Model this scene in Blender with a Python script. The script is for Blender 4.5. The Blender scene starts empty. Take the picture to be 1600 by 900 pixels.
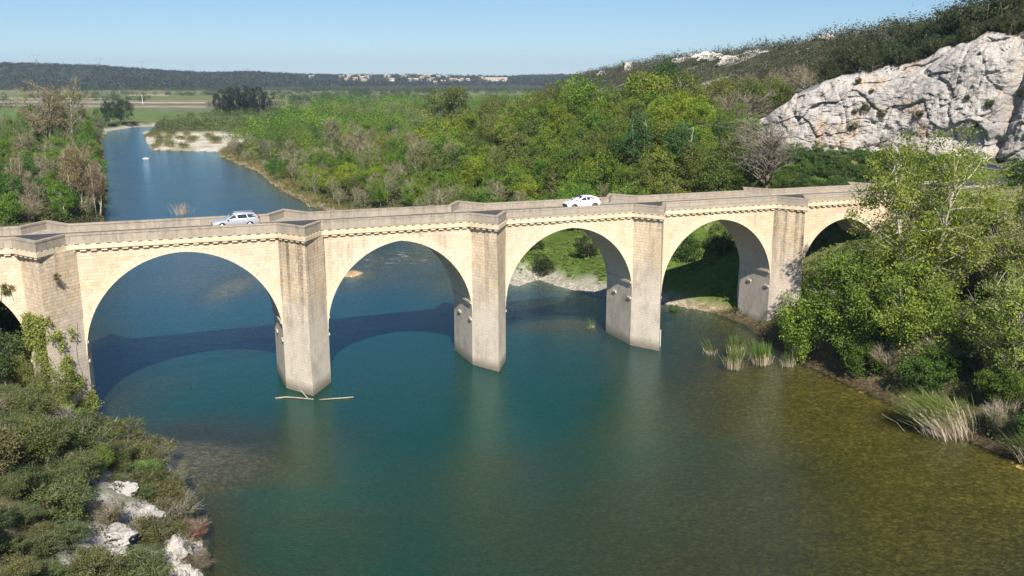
import bpy, math, random
import numpy as np
from mathutils import Vector, Matrix

R = math.radians
sc = bpy.context.scene
C = sc.collection

# ------------------------------------------------------------------ camera, sky, sun, exposure
CAM_H, PITCH = 31.0, 0.2302
cam = bpy.data.cameras.new('camera')
cam.sensor_width = 36.0
cam.lens = 32.27
cam.clip_start, cam.clip_end = 0.5, 30000.0
camo = bpy.data.objects.new('camera', cam)
camo.location = (0, 0, CAM_H)
camo.rotation_euler = (math.pi / 2 - PITCH, 0, 0)
C.objects.link(camo)
sc.camera = camo

SUN_EL, SUN_AZ = 41.5, 170.0          # azimuth clockwise from +Y
world = bpy.data.worlds.new('World')
sc.world = world
world.use_nodes = True
wn, wl = world.node_tree.nodes, world.node_tree.links
sky = wn.new('ShaderNodeTexSky')
sky.sky_type = 'NISHITA'
sky.sun_disc = False
sky.sun_elevation, sky.sun_rotation = R(SUN_EL), R(SUN_AZ)
sky.altitude = 100.0
sky.air_density, sky.dust_density, sky.ozone_density = 0.8, 0.0, 3.0
tint = wn.new('ShaderNodeMix')
tint.data_type, tint.blend_type = 'RGBA', 'MULTIPLY'
tint.inputs[0].default_value = 1.0
tint.inputs[7].default_value = (0.60, 0.73, 0.85, 1)
flat = wn.new('ShaderNodeGamma')
flat.inputs[1].default_value = 0.85
wl.new(sky.outputs[0], flat.inputs[0])
wl.new(flat.outputs[0], tint.inputs[6])
wl.new(tint.outputs[2], wn['Background'].inputs[0])
wn['Background'].inputs[1].default_value = 0.1

sun = bpy.data.lights.new('sun', 'SUN')
sun.energy = 4.9
sun.angle = R(0.55)
sun.color = (1.0, 0.93, 0.82)
suno = bpy.data.objects.new('sun', sun)
suno.rotation_euler = (R(90 - SUN_EL), 0, R(180 - SUN_AZ))
suno.location = (20, -60, 120)
C.objects.link(suno)
sc.view_settings.view_transform = 'Standard'
sc.view_settings.look = 'None'
sc.view_settings.exposure = 0.66
sc.view_settings.gamma = 1.0
sc.cycles.max_bounces = 6
sc.cycles.diffuse_bounces = 2
sc.cycles.glossy_bounces = 2
sc.cycles.transmission_bounces = 3
sc.cycles.transparent_max_bounces = 8
sc.cycles.volume_bounces = 0

rng = np.random.default_rng(7)
random.seed(7)

# ------------------------------------------------------------------ helpers
def tag(o, label=None, cat=None, group=None, kind=None):
    for k, v in (('label', label), ('category', cat), ('group', group), ('kind', kind)):
        if v:
            o[k] = v
    return o

def empty(name, loc=(0, 0, 0), rz=0.0, label=None, cat=None, group=None):
    o = bpy.data.objects.new(name, None)
    C.objects.link(o)
    o.location = loc
    o.rotation_euler = (0, 0, rz)
    return tag(o, label, cat, group)

def link(name, me, parent=None, loc=None):
    o = bpy.data.objects.new(name, me)
    C.objects.link(o)
    if parent is not None:
        o.parent = parent
    if loc is not None:
        o.location = loc
    return o

def copy_tree(o, parent=None):
    c = o.copy()
    C.objects.link(c)
    c.parent = parent
    for ch in list(o.children):
        copy_tree(ch, c)
    return c

def np_mesh(name, verts, faces, mat=None, smooth=False):
    """verts (N,3), faces (M,k): a mesh straight from arrays"""
    me = bpy.data.meshes.new(name)
    verts = np.asarray(verts, np.float32)
    faces = np.asarray(faces, np.int32)
    k = faces.shape[1]
    me.vertices.add(len(verts))
    me.vertices.foreach_set('co', verts.ravel())
    me.loops.add(faces.size)
    me.loops.foreach_set('vertex_index', faces.ravel())
    me.polygons.add(len(faces))
    me.polygons.foreach_set('loop_start', np.arange(0, faces.size, k, dtype=np.int32))
    me.polygons.foreach_set('loop_total', np.full(len(faces), k, np.int32))
    if smooth:
        me.polygons.foreach_set('use_smooth', np.ones(len(faces), bool))
    me.update(calc_edges=True)
    if mat:
        me.materials.append(mat)
    return me

def fattr(me, name, values, domain='FACE'):
    a = me.attributes.new(name, 'FLOAT', domain)
    a.data.foreach_set('value', np.asarray(values, np.float32))

def cattr(me, name, rgb):
    a = me.attributes.new(name, 'FLOAT_COLOR', 'POINT')
    d = np.ones((len(rgb), 4), np.float32)
    d[:, :3] = rgb
    a.data.foreach_set('color', d.ravel())

def box_uv(me):
    """metric UVs on every face: u along the wall, v up"""
    uv = me.uv_layers.new(name='uv')
    out = np.zeros((len(me.loops), 2), np.float32)
    vs = [v.co.copy() for v in me.vertices]
    for p in me.polygons:
        n = p.normal
        if abs(n.z) > 0.95:
            t, b = Vector((1, 0, 0)), Vector((0, 1, 0))
        else:
            t = Vector((-n.y, n.x, 0)).normalized()
            b = n.cross(t)
        for li in p.loop_indices:
            c = vs[me.loops[li].vertex_index]
            out[li] = (c.dot(t), c.dot(b))
    uv.data.foreach_set('uv', out.ravel())

class MB:
    def __init__(s):
        s.v, s.f = [], []
    def add(s, verts, faces):
        o = len(s.v)
        s.v += [tuple(v) for v in verts]
        s.f += [tuple(i + o for i in f) for f in faces]
    def quad(s, a, b, c, d):
        s.add([a, b, c, d], [(0, 1, 2, 3)])
    def box(s, x0, x1, y0, y1, z0, z1):
        s.add([(x0, y0, z0), (x1, y0, z0), (x1, y1, z0), (x0, y1, z0), (x0, y0, z1), (x1, y0, z1), (x1, y1, z1), (x0, y1, z1)],
              [(0, 3, 2, 1), (4, 5, 6, 7), (0, 1, 5, 4), (1, 2, 6, 5), (2, 3, 7, 6), (3, 0, 4, 7)])
    def bar(s, a, b, w):
        a, b = Vector(a), Vector(b)
        d = (b - a).normalized()
        t = d.cross(Vector((0, 0, 1)))
        if t.length < 1e-3:
            t = d.cross(Vector((1, 0, 0)))
        t.normalize()
        u = d.cross(t)
        r = w / 2
        ring = [(-r, -r), (r, -r), (r, r), (-r, r)]
        vs = [a + t * i + u * j for i, j in ring] + [b + t * i + u * j for i, j in ring]
        s.add(vs, [(0, 1, 2, 3), (7, 6, 5, 4), (0, 4, 5, 1), (1, 5, 6, 2), (2, 6, 7, 3), (3, 7, 4, 0)])
    def tube(s, pts, rad, n=6):
        pts = [Vector(p) for p in pts]
        vs, fs = [], []
        ref = None
        for i, p in enumerate(pts):
            d = (pts[min(i + 1, len(pts) - 1)] - pts[max(i - 1, 0)]).normalized()
            if ref is None:
                ref = d.orthogonal().normalized()
            t = (ref - d * ref.dot(d))
            t = t.normalized() if t.length > 1e-4 else d.orthogonal().normalized()
            ref = t
            u = d.cross(t)
            for k in range(n):
                a = 2 * math.pi * k / n
                vs.append(p + (t * math.cos(a) + u * math.sin(a)) * rad[i])
        for i in range(len(pts) - 1):
            for k in range(n):
                k2 = (k + 1) % n
                fs.append((i * n + k, i * n + k2, (i + 1) * n + k2, (i + 1) * n + k))
        fs.append(tuple(range(n))[::-1])
        fs.append(tuple((len(pts) - 1) * n + k for k in range(n)))
        s.add(vs, fs)
    def mesh(s, name, mat, smooth=False, uv=False, weld=False):
        me = bpy.data.meshes.new(name)
        if weld:
            key, vv, mp = {}, [], []
            for v in s.v:
                k = tuple(round(c, 4) for c in v)
                if k not in key:
                    key[k] = len(vv)
                    vv.append(v)
                mp.append(key[k])
            s.v, s.f = vv, [tuple(mp[i] for i in f) for f in s.f]
        me.from_pydata(s.v, [], s.f)
        me.validate()
        if smooth:
            me.polygons.foreach_set('use_smooth', np.ones(len(me.polygons), bool))
        me.materials.append(mat)
        me.update()
        if uv:
            box_uv(me)
        return me
    def build(s, name, mat, parent=None, smooth=False, uv=False, weld=False):
        return link(name, s.mesh(name, mat, smooth, uv, weld), parent)

# ---- numpy noise
def _h(ix, iy, iz, seed):
    n = (ix * 374761393 + iy * 668265263 + iz * 2147483647 + seed * 974634777) & 0xFFFFFFFF
    n = ((n ^ (n >> 13)) * 1274126177) & 0xFFFFFFFF
    return ((n ^ (n >> 16)) & 0xFFFF) / 65535.0

def vnoise(x, y, z=None, seed=0):
    x = np.asarray(x, float)
    y = np.asarray(y, float)
    z = np.zeros_like(x) if z is None else np.asarray(z, float)
    xi, yi, zi = np.floor(x).astype(np.int64), np.floor(y).astype(np.int64), np.floor(z).astype(np.int64)
    fx, fy, fz = x - xi, y - yi, z - zi
    fx, fy, fz = (f * f * (3 - 2 * f) for f in (fx, fy, fz))
    out = 0
    for dx in (0, 1):
        for dy in (0, 1):
            for dz in (0, 1):
                w = (fx if dx else 1 - fx) * (fy if dy else 1 - fy) * (fz if dz else 1 - fz)
                out = out + w * _h(xi + dx, yi + dy, zi + dz, seed)
    return out * 2 - 1

def fbm(x, y, z=None, oct=4, seed=0):
    a, s, out = 1.0, 1.0, 0
    for o in range(oct):
        out = out + a * vnoise(np.asarray(x) * s, np.asarray(y) * s, None if z is None else np.asarray(z) * s, seed + o)
        a *= 0.5
        s *= 2.03
    return out

def sstep(a, b, x):
    t = np.clip((x - a) / (b - a), 0, 1)
    return t * t * (3 - 2 * t)

def seg_dist(x, y, poly, closed=False):
    d = np.full(np.shape(x), 1e9)
    n = len(poly)
    for i in range(n if closed else n - 1):
        ax, ay = poly[i]
        bx, by = poly[(i + 1) % n]
        vx, vy = bx - ax, by - ay
        t = np.clip(((x - ax) * vx + (y - ay) * vy) / (vx * vx + vy * vy), 0, 1)
        d = np.minimum(d, np.hypot(x - ax - t * vx, y - ay - t * vy))
    return d

def inside(x, y, poly):
    c = np.zeros(np.shape(x), bool)
    n = len(poly)
    for i in range(n):
        ax, ay = poly[i]
        bx, by = poly[(i + 1) % n]
        if ay == by:
            continue
        c ^= ((ay > y) != (by > y)) & (x < (bx - ax) * (y - ay) / (by - ay) + ax)
    return c

# ------------------------------------------------------------------ materials
def mat_new(name):
    m = bpy.data.materials.new(name)
    m.use_nodes = True
    return m, m.node_tree.nodes, m.node_tree.links

def simple(name, col, rough=0.7, metal=0.0, spec=0.4, noise=0.0, nscale=3.0, coat=0.0):
    m, n, l = mat_new(name)
    b = n['Principled BSDF']
    b.inputs['Base Color'].default_value = (*col, 1)
    b.inputs['Roughness'].default_value = rough
    b.inputs['Metallic'].default_value = metal
    b.inputs['Specular IOR Level'].default_value = spec
    b.inputs['Coat Weight'].default_value = coat
    if noise:
        tc = n.new('ShaderNodeTexCoord')
        t = n.new('ShaderNodeTexNoise')
        t.inputs['Scale'].default_value = nscale
        t.inputs['Detail'].default_value = 6
        l.new(tc.outputs['Object'], t.inputs['Vector'])
        r = n.new('ShaderNodeMapRange')
        r.inputs['From Min'].default_value, r.inputs['From Max'].default_value = 0.3, 0.7
        r.inputs['To Min'].default_value, r.inputs['To Max'].default_value = 1 - noise, 1 + noise
        l.new(t.outputs['Fac'], r.inputs['Value'])
        h = n.new('ShaderNodeHueSaturation')
        h.inputs['Color'].default_value = (*col, 1)
        l.new(r.outputs[0], h.inputs['Value'])
        l.new(h.outputs[0], b.inputs['Base Color'])
    return m

def math_node(n, l, op, a, b=None, clamp=False):
    k = n.new('ShaderNodeMath')
    k.operation = op
    k.use_clamp = clamp
    for i, v in enumerate((a, b)):
        if v is None:
            continue
        if isinstance(v, (int, float)):
            k.inputs[i].default_value = v
        else:
            l.new(v, k.inputs[i])
    return k.outputs[0]

def mix_col(n, l, fac, a, b, mode='MIX'):
    k = n.new('ShaderNodeMix')
    k.data_type = 'RGBA'
    k.blend_type = mode
    for i, v in ((0, fac), (6, a), (7, b)):
        if isinstance(v, (int, float)):
            k.inputs[i].default_value = v
        elif isinstance(v, tuple):
            k.inputs[i].default_value = (*v, 1)
        else:
            l.new(v, k.inputs[i])
    return k.outputs[2]

def ramp(n, l, src, stops):
    k = n.new('ShaderNodeValToRGB')
    e = k.color_ramp.elements
    while len(e) < len(stops):
        e.new(0.5)
    for q, (p, c) in zip(e, stops):
        q.position = p
        q.color = (c, c, c, 1) if isinstance(c, (int, float)) else (*c, 1)
    l.new(src, k.inputs[0])
    return k.outputs[0]

def noise_node(n, l, vec, scale, detail=4, rough=0.55, mapscale=None):
    if mapscale:
        mp = n.new('ShaderNodeMapping')
        mp.inputs['Scale'].default_value = mapscale
        l.new(vec, mp.inputs['Vector'])
        vec = mp.outputs[0]
    t = n.new('ShaderNodeTexNoise')
    t.inputs['Scale'].default_value = scale
    t.inputs['Detail'].default_value = detail
    t.inputs['Roughness'].default_value = rough
    l.new(vec, t.inputs['Vector'])
    return t.outputs['Fac']

def leaf_material(name, trans=0.35, var=0.55, rough=0.6):
    """colour comes from each object's own colour, varied leaf by leaf"""
    m, n, l = mat_new(name)
    b = n['Principled BSDF']
    oi = n.new('ShaderNodeObjectInfo')
    at = n.new('ShaderNodeAttribute')
    at.attribute_name = 'rnd'
    hs = n.new('ShaderNodeHueSaturation')
    l.new(oi.outputs['Color'], hs.inputs['Color'])
    v = n.new('ShaderNodeMapRange')
    v.inputs['To Min'].default_value, v.inputs['To Max'].default_value = 1 - var, 1 + var
    l.new(at.outputs['Fac'], v.inputs['Value'])
    l.new(v.outputs[0], hs.inputs['Value'])
    hv = n.new('ShaderNodeMapRange')
    hv.inputs['To Min'].default_value, hv.inputs['To Max'].default_value = 0.52, 0.48
    l.new(at.outputs['Fac'], hv.inputs['Value'])
    l.new(hv.outputs[0], hs.inputs['Hue'])
    l.new(hs.outputs[0], b.inputs['Base Color'])
    b.inputs['Roughness'].default_value = rough
    b.inputs['Specular IOR Level'].default_value = 0.25
    if trans:
        t = n.new('ShaderNodeBsdfTranslucent')
        tc = mix_col(n, l, 1.0, hs.outputs[0], (1.25, 1.15, 0.55), 'MULTIPLY')
        l.new(tc, t.inputs['Color'])
        mx = n.new('ShaderNodeMixShader')
        mx.inputs[0].default_value = trans
        l.new(b.outputs[0], mx.inputs[1])
        l.new(t.outputs[0], mx.inputs[2])
        l.new(mx.outputs[0], n['Material Output'].inputs['Surface'])
    return m

def masonry(name, c1, c2, mortar, grey=(0.63, 0.565, 0.505), streak=1.0, ochre=0.5, low_grey=True, bw=0.75, rh=0.36, lo=0.53, sz=(5.0, 14.5), grime=0.12):
    m, n, l = mat_new(name)
    b = n['Principled BSDF']
    uv = n.new('ShaderNodeUVMap')
    geo = n.new('ShaderNodeNewGeometry')
    tc = n.new('ShaderNodeTexCoord')
    pos = tc.outputs['Object']
    # wobble the courses a little
    wob = n.new('ShaderNodeTexNoise')
    wob.inputs['Scale'].default_value = 0.7
    l.new(uv.outputs[0], wob.inputs['Vector'])
    vm = n.new('ShaderNodeVectorMath')
    vm.operation = 'MULTIPLY_ADD'
    vm.inputs[1].default_value = (0.10, 0.10, 0)
    l.new(wob.outputs['Color'], vm.inputs[0])
    l.new(uv.outputs[0], vm.inputs[2])
    br = n.new('ShaderNodeTexBrick')
    br.inputs['Color1'].default_value = (*c1, 1)
    br.inputs['Color2'].default_value = (*c2, 1)
    br.inputs['Mortar'].default_value = (*mortar, 1)
    br.inputs['Scale'].default_value = 1.0
    br.inputs['Mortar Size'].default_value = 0.016
    br.inputs['Mortar Smooth'].default_value = 0.4
    br.inputs['Bias'].default_value = -0.1
    br.inputs['Brick Width'].default_value = bw
    br.inputs['Row Height'].default_value = rh
    br.offset = 0.43
    br.squash = 0.8
    br.squash_frequency = 3
    l.new(vm.outputs[0], br.inputs['Vector'])
    col = br.outputs['Color']
    n1 = noise_node(n, l, pos, 0.35, 6, 0.6)
    col = mix_col(n, l, ramp(n, l, n1, [(0.42, 0.0), (0.62, 0.55 * ochre)]), col, (0.56, 0.41, 0.19))
    n2 = noise_node(n, l, pos, 2.2, 7, 0.7)
    col = mix_col(n, l, 1.0, col, ramp(n, l, n2, [(0.25, 0.76), (0.5, 1.0), (0.75, 1.14)]), 'MULTIPLY')
    sep = n.new('ShaderNodeSeparateXYZ')
    l.new(pos, sep.inputs[0])
    z = sep.outputs['Z']
    g1 = noise_node(n, l, pos, 0.45, 7, 0.72, (1, 1, 0.55))
    gr_ = ramp(n, l, g1, [(0.47, 0.0), (0.63, 1.0)])
    if low_grey:
        zz = math_node(n, l, 'ADD', z, math_node(n, l, 'MULTIPLY', noise_node(n, l, pos, 0.25, 3), 8.0))
        f = n.new('ShaderNodeMapRange')
        f.inputs['From Min'].default_value, f.inputs['From Max'].default_value = 15.5, 11.0
        f.inputs['To Max'].default_value = 0.62
        l.new(zz, f.inputs['Value'])
        col = mix_col(n, l, f.outputs[0], col, grey)
        # wet, algae-dark foot
        f2 = n.new('ShaderNodeMapRange')
        f2.inputs['From Min'].default_value, f2.inputs['From Max'].default_value = 1.5, 0.5
        f2.inputs['To Max'].default_value = 0.75
        l.new(math_node(n, l, 'ADD', z, math_node(n, l, 'MULTIPLY', n2, 0.5)), f2.inputs['Value'])
        col = mix_col(n, l, f2.outputs[0], col, (0.10, 0.085, 0.055))
    col = mix_col(n, l, math_node(n, l, 'MULTIPLY', gr_, grime), col, (0.27, 0.235, 0.185))
    if streak:
        st = noise_node(n, l, pos, 1.0, 4, 0.6, (1.9, 1.9, 0.05))
        pat = noise_node(n, l, pos, 1.0, 2, 0.5, (0.12, 0.12, 0.05))
        s = ramp(n, l, st, [(lo, 0.0), (lo + 0.12, 1.0)])
        s2 = ramp(n, l, pat, [(lo - 0.05, 0.0), (lo + 0.08, 1.0)])
        hm = n.new('ShaderNodeMapRange')
        hm.inputs['From Min'].default_value, hm.inputs['From Max'].default_value = sz
        l.new(z, hm.inputs['Value'])
        rough_edge = ramp(n, l, noise_node(n, l, pos, 4.0, 4, 0.7), [(0.35, 0.35), (0.6, 1.0)])
        s = math_node(n, l, 'MULTIPLY', math_node(n, l, 'MULTIPLY', s, s2), math_node(n, l, 'MULTIPLY', hm.outputs[0], rough_edge))
        col = mix_col(n, l, math_node(n, l, 'MULTIPLY', s, 0.85 * streak), col, (0.075, 0.065, 0.05))
    l.new(col, b.inputs['Base Color'])
    b.inputs['Roughness'].default_value = 0.9
    b.inputs['Specular IOR Level'].default_value = 0.15
    bp = n.new('ShaderNodeBump')
    bp.inputs['Strength'].default_value = 0.55
    bp.inputs['Distance'].default_value = 0.05
    hgt = math_node(n, l, 'SUBTRACT', math_node(n, l, 'MULTIPLY', n2, 0.9), br.outputs['Fac'])
    l.new(hgt, bp.inputs['Height'])
    l.new(bp.outputs[0], b.inputs['Normal'])
    return m

M = {}
M['stone'] = masonry('bridge_limestone', (0.72, 0.56, 0.43), (0.62, 0.475, 0.35), (0.55, 0.42, 0.30), streak=0.6, bw=0.62, rh=0.31)
M['pier'] = masonry('pier_limestone', (0.68, 0.56, 0.42), (0.55, 0.44, 0.32), (0.35, 0.27, 0.195), streak=1.05, bw=0.62, rh=0.31, lo=0.47, grime=0.5)
M['ring'] = masonry('arch_limestone', (0.68, 0.59, 0.45), (0.62, 0.535, 0.40), (0.40, 0.325, 0.22), streak=0.25, ochre=0.4, low_grey=False, bw=0.9, rh=0.50)
M['parapet'] = masonry('parapet_limestone', (0.40, 0.345, 0.28), (0.35, 0.305, 0.25), (0.235, 0.205, 0.17), streak=0.55, lo=0.46, sz=(15.6, 16.9), ochre=0.12, low_grey=False, bw=1.3, rh=0.8)
M['cornice'] = masonry('cornice_limestone', (0.70, 0.59, 0.43), (0.66, 0.555, 0.40), (0.55, 0.46, 0.33), streak=0.0, ochre=0.4, low_grey=False, bw=0.9, rh=0.6)
M['asphalt'] = simple('asphalt', (0.055, 0.055, 0.06), 0.9, noise=0.2, nscale=0.8)
M['pavement'] = simple('refuge_paving', (0.33, 0.31, 0.27), 0.9, noise=0.2, nscale=1.5)
M['paint'] = simple('road_paint', (0.7, 0.7, 0.68), 0.7)
M['bark_pale'] = simple('pale_bark', (0.40, 0.36, 0.29), 0.9, noise=0.35, nscale=2.5)
M['bark'] = simple('grey_bark', (0.20, 0.165, 0.125), 0.9, noise=0.35, nscale=3)
M['twig'] = leaf_material('twigs', 0.0, 0.45, 0.9)
M['leaf'] = leaf_material('leaves', 0.38, 0.5)
M['leaf_light'] = leaf_material('spring_leaves', 0.5, 0.45)
M['leaf_dark'] = leaf_material('evergreen_leaves', 0.18, 0.55, 0.5)
M['steel'] = simple('galvanised_steel', (0.42, 0.44, 0.46), 0.5, 0.6)
M['wood'] = simple('bleached_wood', (0.33, 0.28, 0.21), 0.9, noise=0.3, nscale=4)

def rock_material(name, base=(0.57, 0.535, 0.50), warm=(0.58, 0.43, 0.29), dark=(0.13, 0.12, 0.125), sc_=1.0):
    m, n, l = mat_new(name)
    b = n['Principled BSDF']
    geo = n.new('ShaderNodeNewGeometry')
    pos = geo.outputs['Position']
    a = noise_node(n, l, pos, 0.10 * sc_, 6, 0.65)
    col = mix_col(n, l, ramp(n, l, a, [(0.38, 0.0), (0.55, 1.0)]), (base[0] * 0.70, base[1] * 0.71, base[2] * 0.74), base)
    w = noise_node(n, l, pos, 0.22 * sc_, 5, 0.6, (1, 1, 0.5))
    col = mix_col(n, l, ramp(n, l, w, [(0.54, 0.0), (0.68, 0.75)]), col, warm)
    st = noise_node(n, l, pos, 0.8 * sc_, 6, 0.7, (1, 1, 0.12))
    col = mix_col(n, l, ramp(n, l, st, [(0.55, 0.0), (0.70, 0.75)]), col, dark)
    f = noise_node(n, l, pos, 2.5 * sc_, 8, 0.7)
    col = mix_col(n, l, 1.0, col, ramp(n, l, f, [(0.3, 0.7), (0.55, 1.0), (0.75, 1.15)]), 'MULTIPLY')
    l.new(col, b.inputs['Base Color'])
    b.inputs['Roughness'].default_value = 0.95
    b.inputs['Specular IOR Level'].default_value = 0.15
    bp = n.new('ShaderNodeBump')
    bp.inputs['Strength'].default_value = 0.8
    bp.inputs['Distance'].default_value = 0.5 / sc_
    l.new(math_node(n, l, 'ADD', f, math_node(n, l, 'MULTIPLY', st, 1.5)), bp.inputs['Height'])
    l.new(bp.outputs[0], b.inputs['Normal'])
    return m
M['cliff'] = rock_material('cliff_limestone')
M['rock'] = rock_material('bank_limestone', (0.60, 0.57, 0.53), (0.50, 0.42, 0.30), (0.17, 0.165, 0.15), 3.0)

# ------------------------------------------------------------------ the lie of the land
BR_A, BR_D = 0.3906, 89.8                      # bridge axis angle, distance of its near parapet line
E = np.array([math.cos(BR_A), math.sin(BR_A)])
N = np.array([-math.sin(BR_A), math.cos(BR_A)])
def br(s, off):
    p = E * s + N * (BR_D + off)
    return float(p[0]), float(p[1])

LEFT_BANK = [(-8, -90), (-10, 20), (-14, 40), (-19.5, 52), (-22, 60), (-25.5, 66), (-30, 71), (-37, 75), (-42.5, 84), (-53, 100), (-67, 134), (-87, 194), (-108, 245), (-135, 305),
             (-161, 365), (-190, 430), (-221, 508), (-222, 545), (-190, 585), (-130, 620)]
RIGHT_BANK = [(-130, 585), (-175, 566), (-206, 535), (-198, 498), (-181, 457), (-163, 415), (-147, 381), (-118, 373), (-110, 350), (-80, 293), (-61, 245), (-46, 214), (-28, 192), (-12, 165),
              (-5, 147), (-2.5, 138), (1, 133), (4, 138), (7, 133), (9.5, 130), (14, 125), (21, 123), (27, 117.5), (29.5, 112), (30, 105), (31.5, 98), (34, 91), (37, 83), (39, 76), (42, 69),
              (47, 58), (52, 45), (58, 30), (66, -90)]
RIVER = LEFT_BANK + RIGHT_BANK
GRAVEL = [(-165, 416), (-147, 381), (-118, 373), (-108, 395), (-118, 440), (-140, 475), (-180, 458)]
FOOT_Y = [60, 100, 135, 150, 161, 176, 181, 186, 205, 230, 300, 400, 600, 900, 1500, 3000]
FOOT_X = [117, 112, 104.5, 98, 91, 76, 68, 57, 52, 44, 29, 15, 2, 12, 60, 170]
bend = br(104, 2.7)
ROAD = [(-10, 300), (18, 235), (34, 205), (48.5, 184.5), (58, 180.2), (68, 175.8), (74.5, 169), (78, 158), (80, 146), (81.5, 130), (84, 112), (88, 80), (92, 40)]
LINK = [br(94, 2.7), bend, (72, 131), (80, 140)]

BLOBS = [(-42, 134, 5, 13, 0.0, 0.96), (-25.5, 143, 4, 7, 0.2, 1.04), (-28, 71, 10, 7.5, 0.2, 0.72), (-38, 147, 3.0, 5, 0.0, 1.05), (-8, 138, 7, 10, 0.0, 0.75),
         (45, 46, 44, 46, 0.2, 0.94), (30, 84, 18, 26, 0.0, 0.85), (7, 116, 12, 9, 0.0, 0.72), (-21, 157, 8, 6, 0, 0.75), (-29, 108, 7, 9, 0, 0.45), (-12, 45, 6, 10, 0, 0.35), (-38, 147, 30, 22, 0.2, 0.80), (-55, 165, 20, 30, 0.3, 0.70)]

def hill_cap(y):
    return np.interp(y, [60, 130, 180, 250, 300, 400, 600, 900, 1500, 3000], [46, 47, 52, 49, 45, 41, 37, 30, 25, 14])

def left_hill(u):
    return np.interp(u, [-900, -400, 0, 150, 300, 340, 400, 480, 560, 640, 770, 860, 1000, 1300], [40, 52, 47, 41, 25, 22, 26, 20, 19, 18, 13, 17, 28, 40])

def land(x, y, detail=True):
    """height of the ground; also distance to the river edge (positive on land), distance up the hill"""
    x = np.asarray(x, float)
    y = np.asarray(y, float)
    ds = seg_dist(x, y, RIVER, True)
    ins = inside(x, y, RIVER)
    ds = np.where(ins, -ds, ds)
    nz = fbm(x * 0.05, y * 0.05, oct=4, seed=3)
    nz2 = fbm(x * 0.35, y * 0.35, oct=3, seed=11)
    # bed
    w = np.maximum(-ds, 0)
    dep = 3.0 * (1 - np.exp(-w / np.where((x < -5) & (y < 66), 2.6, 6.5))) * (1 + 0.25 * nz)
    sh = np.zeros_like(x)
    for bx, by, rx, ry, ang, a in BLOBS:
        ca, sa = math.cos(ang), math.sin(ang)
        ux, uy = (x - bx) * ca + (y - by) * sa, -(x - bx) * sa + (y - by) * ca
        sh = np.maximum(sh, a * np.exp(-((ux / rx) ** 2 + (uy / ry) ** 2) ** 1.6))
    bed = -dep * (1 - sh) + sh * 0.10 * nz2 * (dep > 0.2)
    up = sstep(150, 230, y)
    bed = bed * (1 - 0.35 * up)
    # banks and floodplain
    flood = 2.4 * sstep(0, 7, ds) + 0.35 * nz * sstep(2, 12, ds) + 0.08 * nz2 + 0.12 * sstep(0, 0.6, ds)
    gs = inside(x, y, GRAVEL)
    flood = np.where(gs, 0.35 + 0.25 * nz2 + 0.3 * sstep(0, 12, ds), flood)
    # rocky near-left slope
    rk = sstep(98, 84, y + 0.45 * (x + 40)) * sstep(10, 0, x)
    rocky = np.minimum(0.62 * ds, 7.0 + 0.05 * ds) + 0.5 * nz * np.minimum(ds, 4) * 0.5 + 0.35 * nz2 * sstep(0, 2, ds)
    flood = flood * (1 - rk) + np.maximum(rocky, 0.0) * rk
    # road embankment on the right
    dr = np.minimum(seg_dist(x, y, ROAD), seg_dist(x, y, LINK))
    zr = np.interp(y, [60, 235, 300], [16.0, 16.0, 9.0])
    emb = zr - 0.43 * np.maximum(dr - 4.2, 0) + 0.25 * nz2 * sstep(4, 8, dr)
    emb = np.minimum(emb, 0.15 + 0.62 * np.maximum(ds - 1.0, 0) + 0.25 * nz)
    g = np.maximum(flood, np.where(x > -20, emb, -50))
    g = np.where(dr < 4.4, zr - 0.05, g)
    # hill
    fx = np.interp(y, FOOT_Y, FOOT_X)
    t = x - fx
    zf = np.interp(y, [60, 205, 300, 420, 900], [16, 16, 9, 4, 3])
    steep = np.interp(y, [60, 190, 215, 300, 600, 1500], [1.9, 1.9, 0.8, 0.6, 0.55, 0.4])
    cliffh = np.interp(y, [100, 150, 176, 190, 205], [20.0, 22.5, 17.5, 11, 3])
    r1 = np.minimum(np.maximum(t - np.interp(y, [60, 190, 215], [5.5, 5.5, 1.5]), 0) * steep, cliffh)
    cap = hill_cap(y) + nz * 1.8
    rise = r1 + np.maximum(t - cliffh / steep - np.interp(y, [60, 190, 215], [6, 6, 2]), 0) * 0.42
    hz = zf + rise
    hz = np.where(hz > cap - 6, cap - 6 + 6 * (1 - np.exp(-(hz - cap + 6) / 6)), hz) + np.where(t > 6, nz2 * 0.5, 0)
    g = np.where(t > 0, np.maximum(g, hz), g)
    # far country
    u = 800 + 1434 * x / np.maximum(y, 1)
    lh = left_hill(u) * (0.92 + 0.10 * fbm(x * 0.004, y * 0.004, oct=3, seed=5))
    st0 = np.interp(u, [0, 300, 480, 800], [1560, 1600, 1800, 2000])
    fl = lh * sstep(0, 1, (y - st0) / np.interp(u, [0, 400, 480], [600, 700, 1000]))
    g = g + np.where(y > 1000, np.where(t > 0, np.maximum(fl - g, 0), fl), 0)
    g = np.where(y > 4500, g * np.clip(1 - (y - 4500) / 4000, -0.5, 1), g)
    h = np.where(ins, bed, g)
    return h, ds, t

def ground_z(x, y):
    h, _, _ = land(np.array([x]), np.array([y]))
    return float(h[0])

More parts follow.
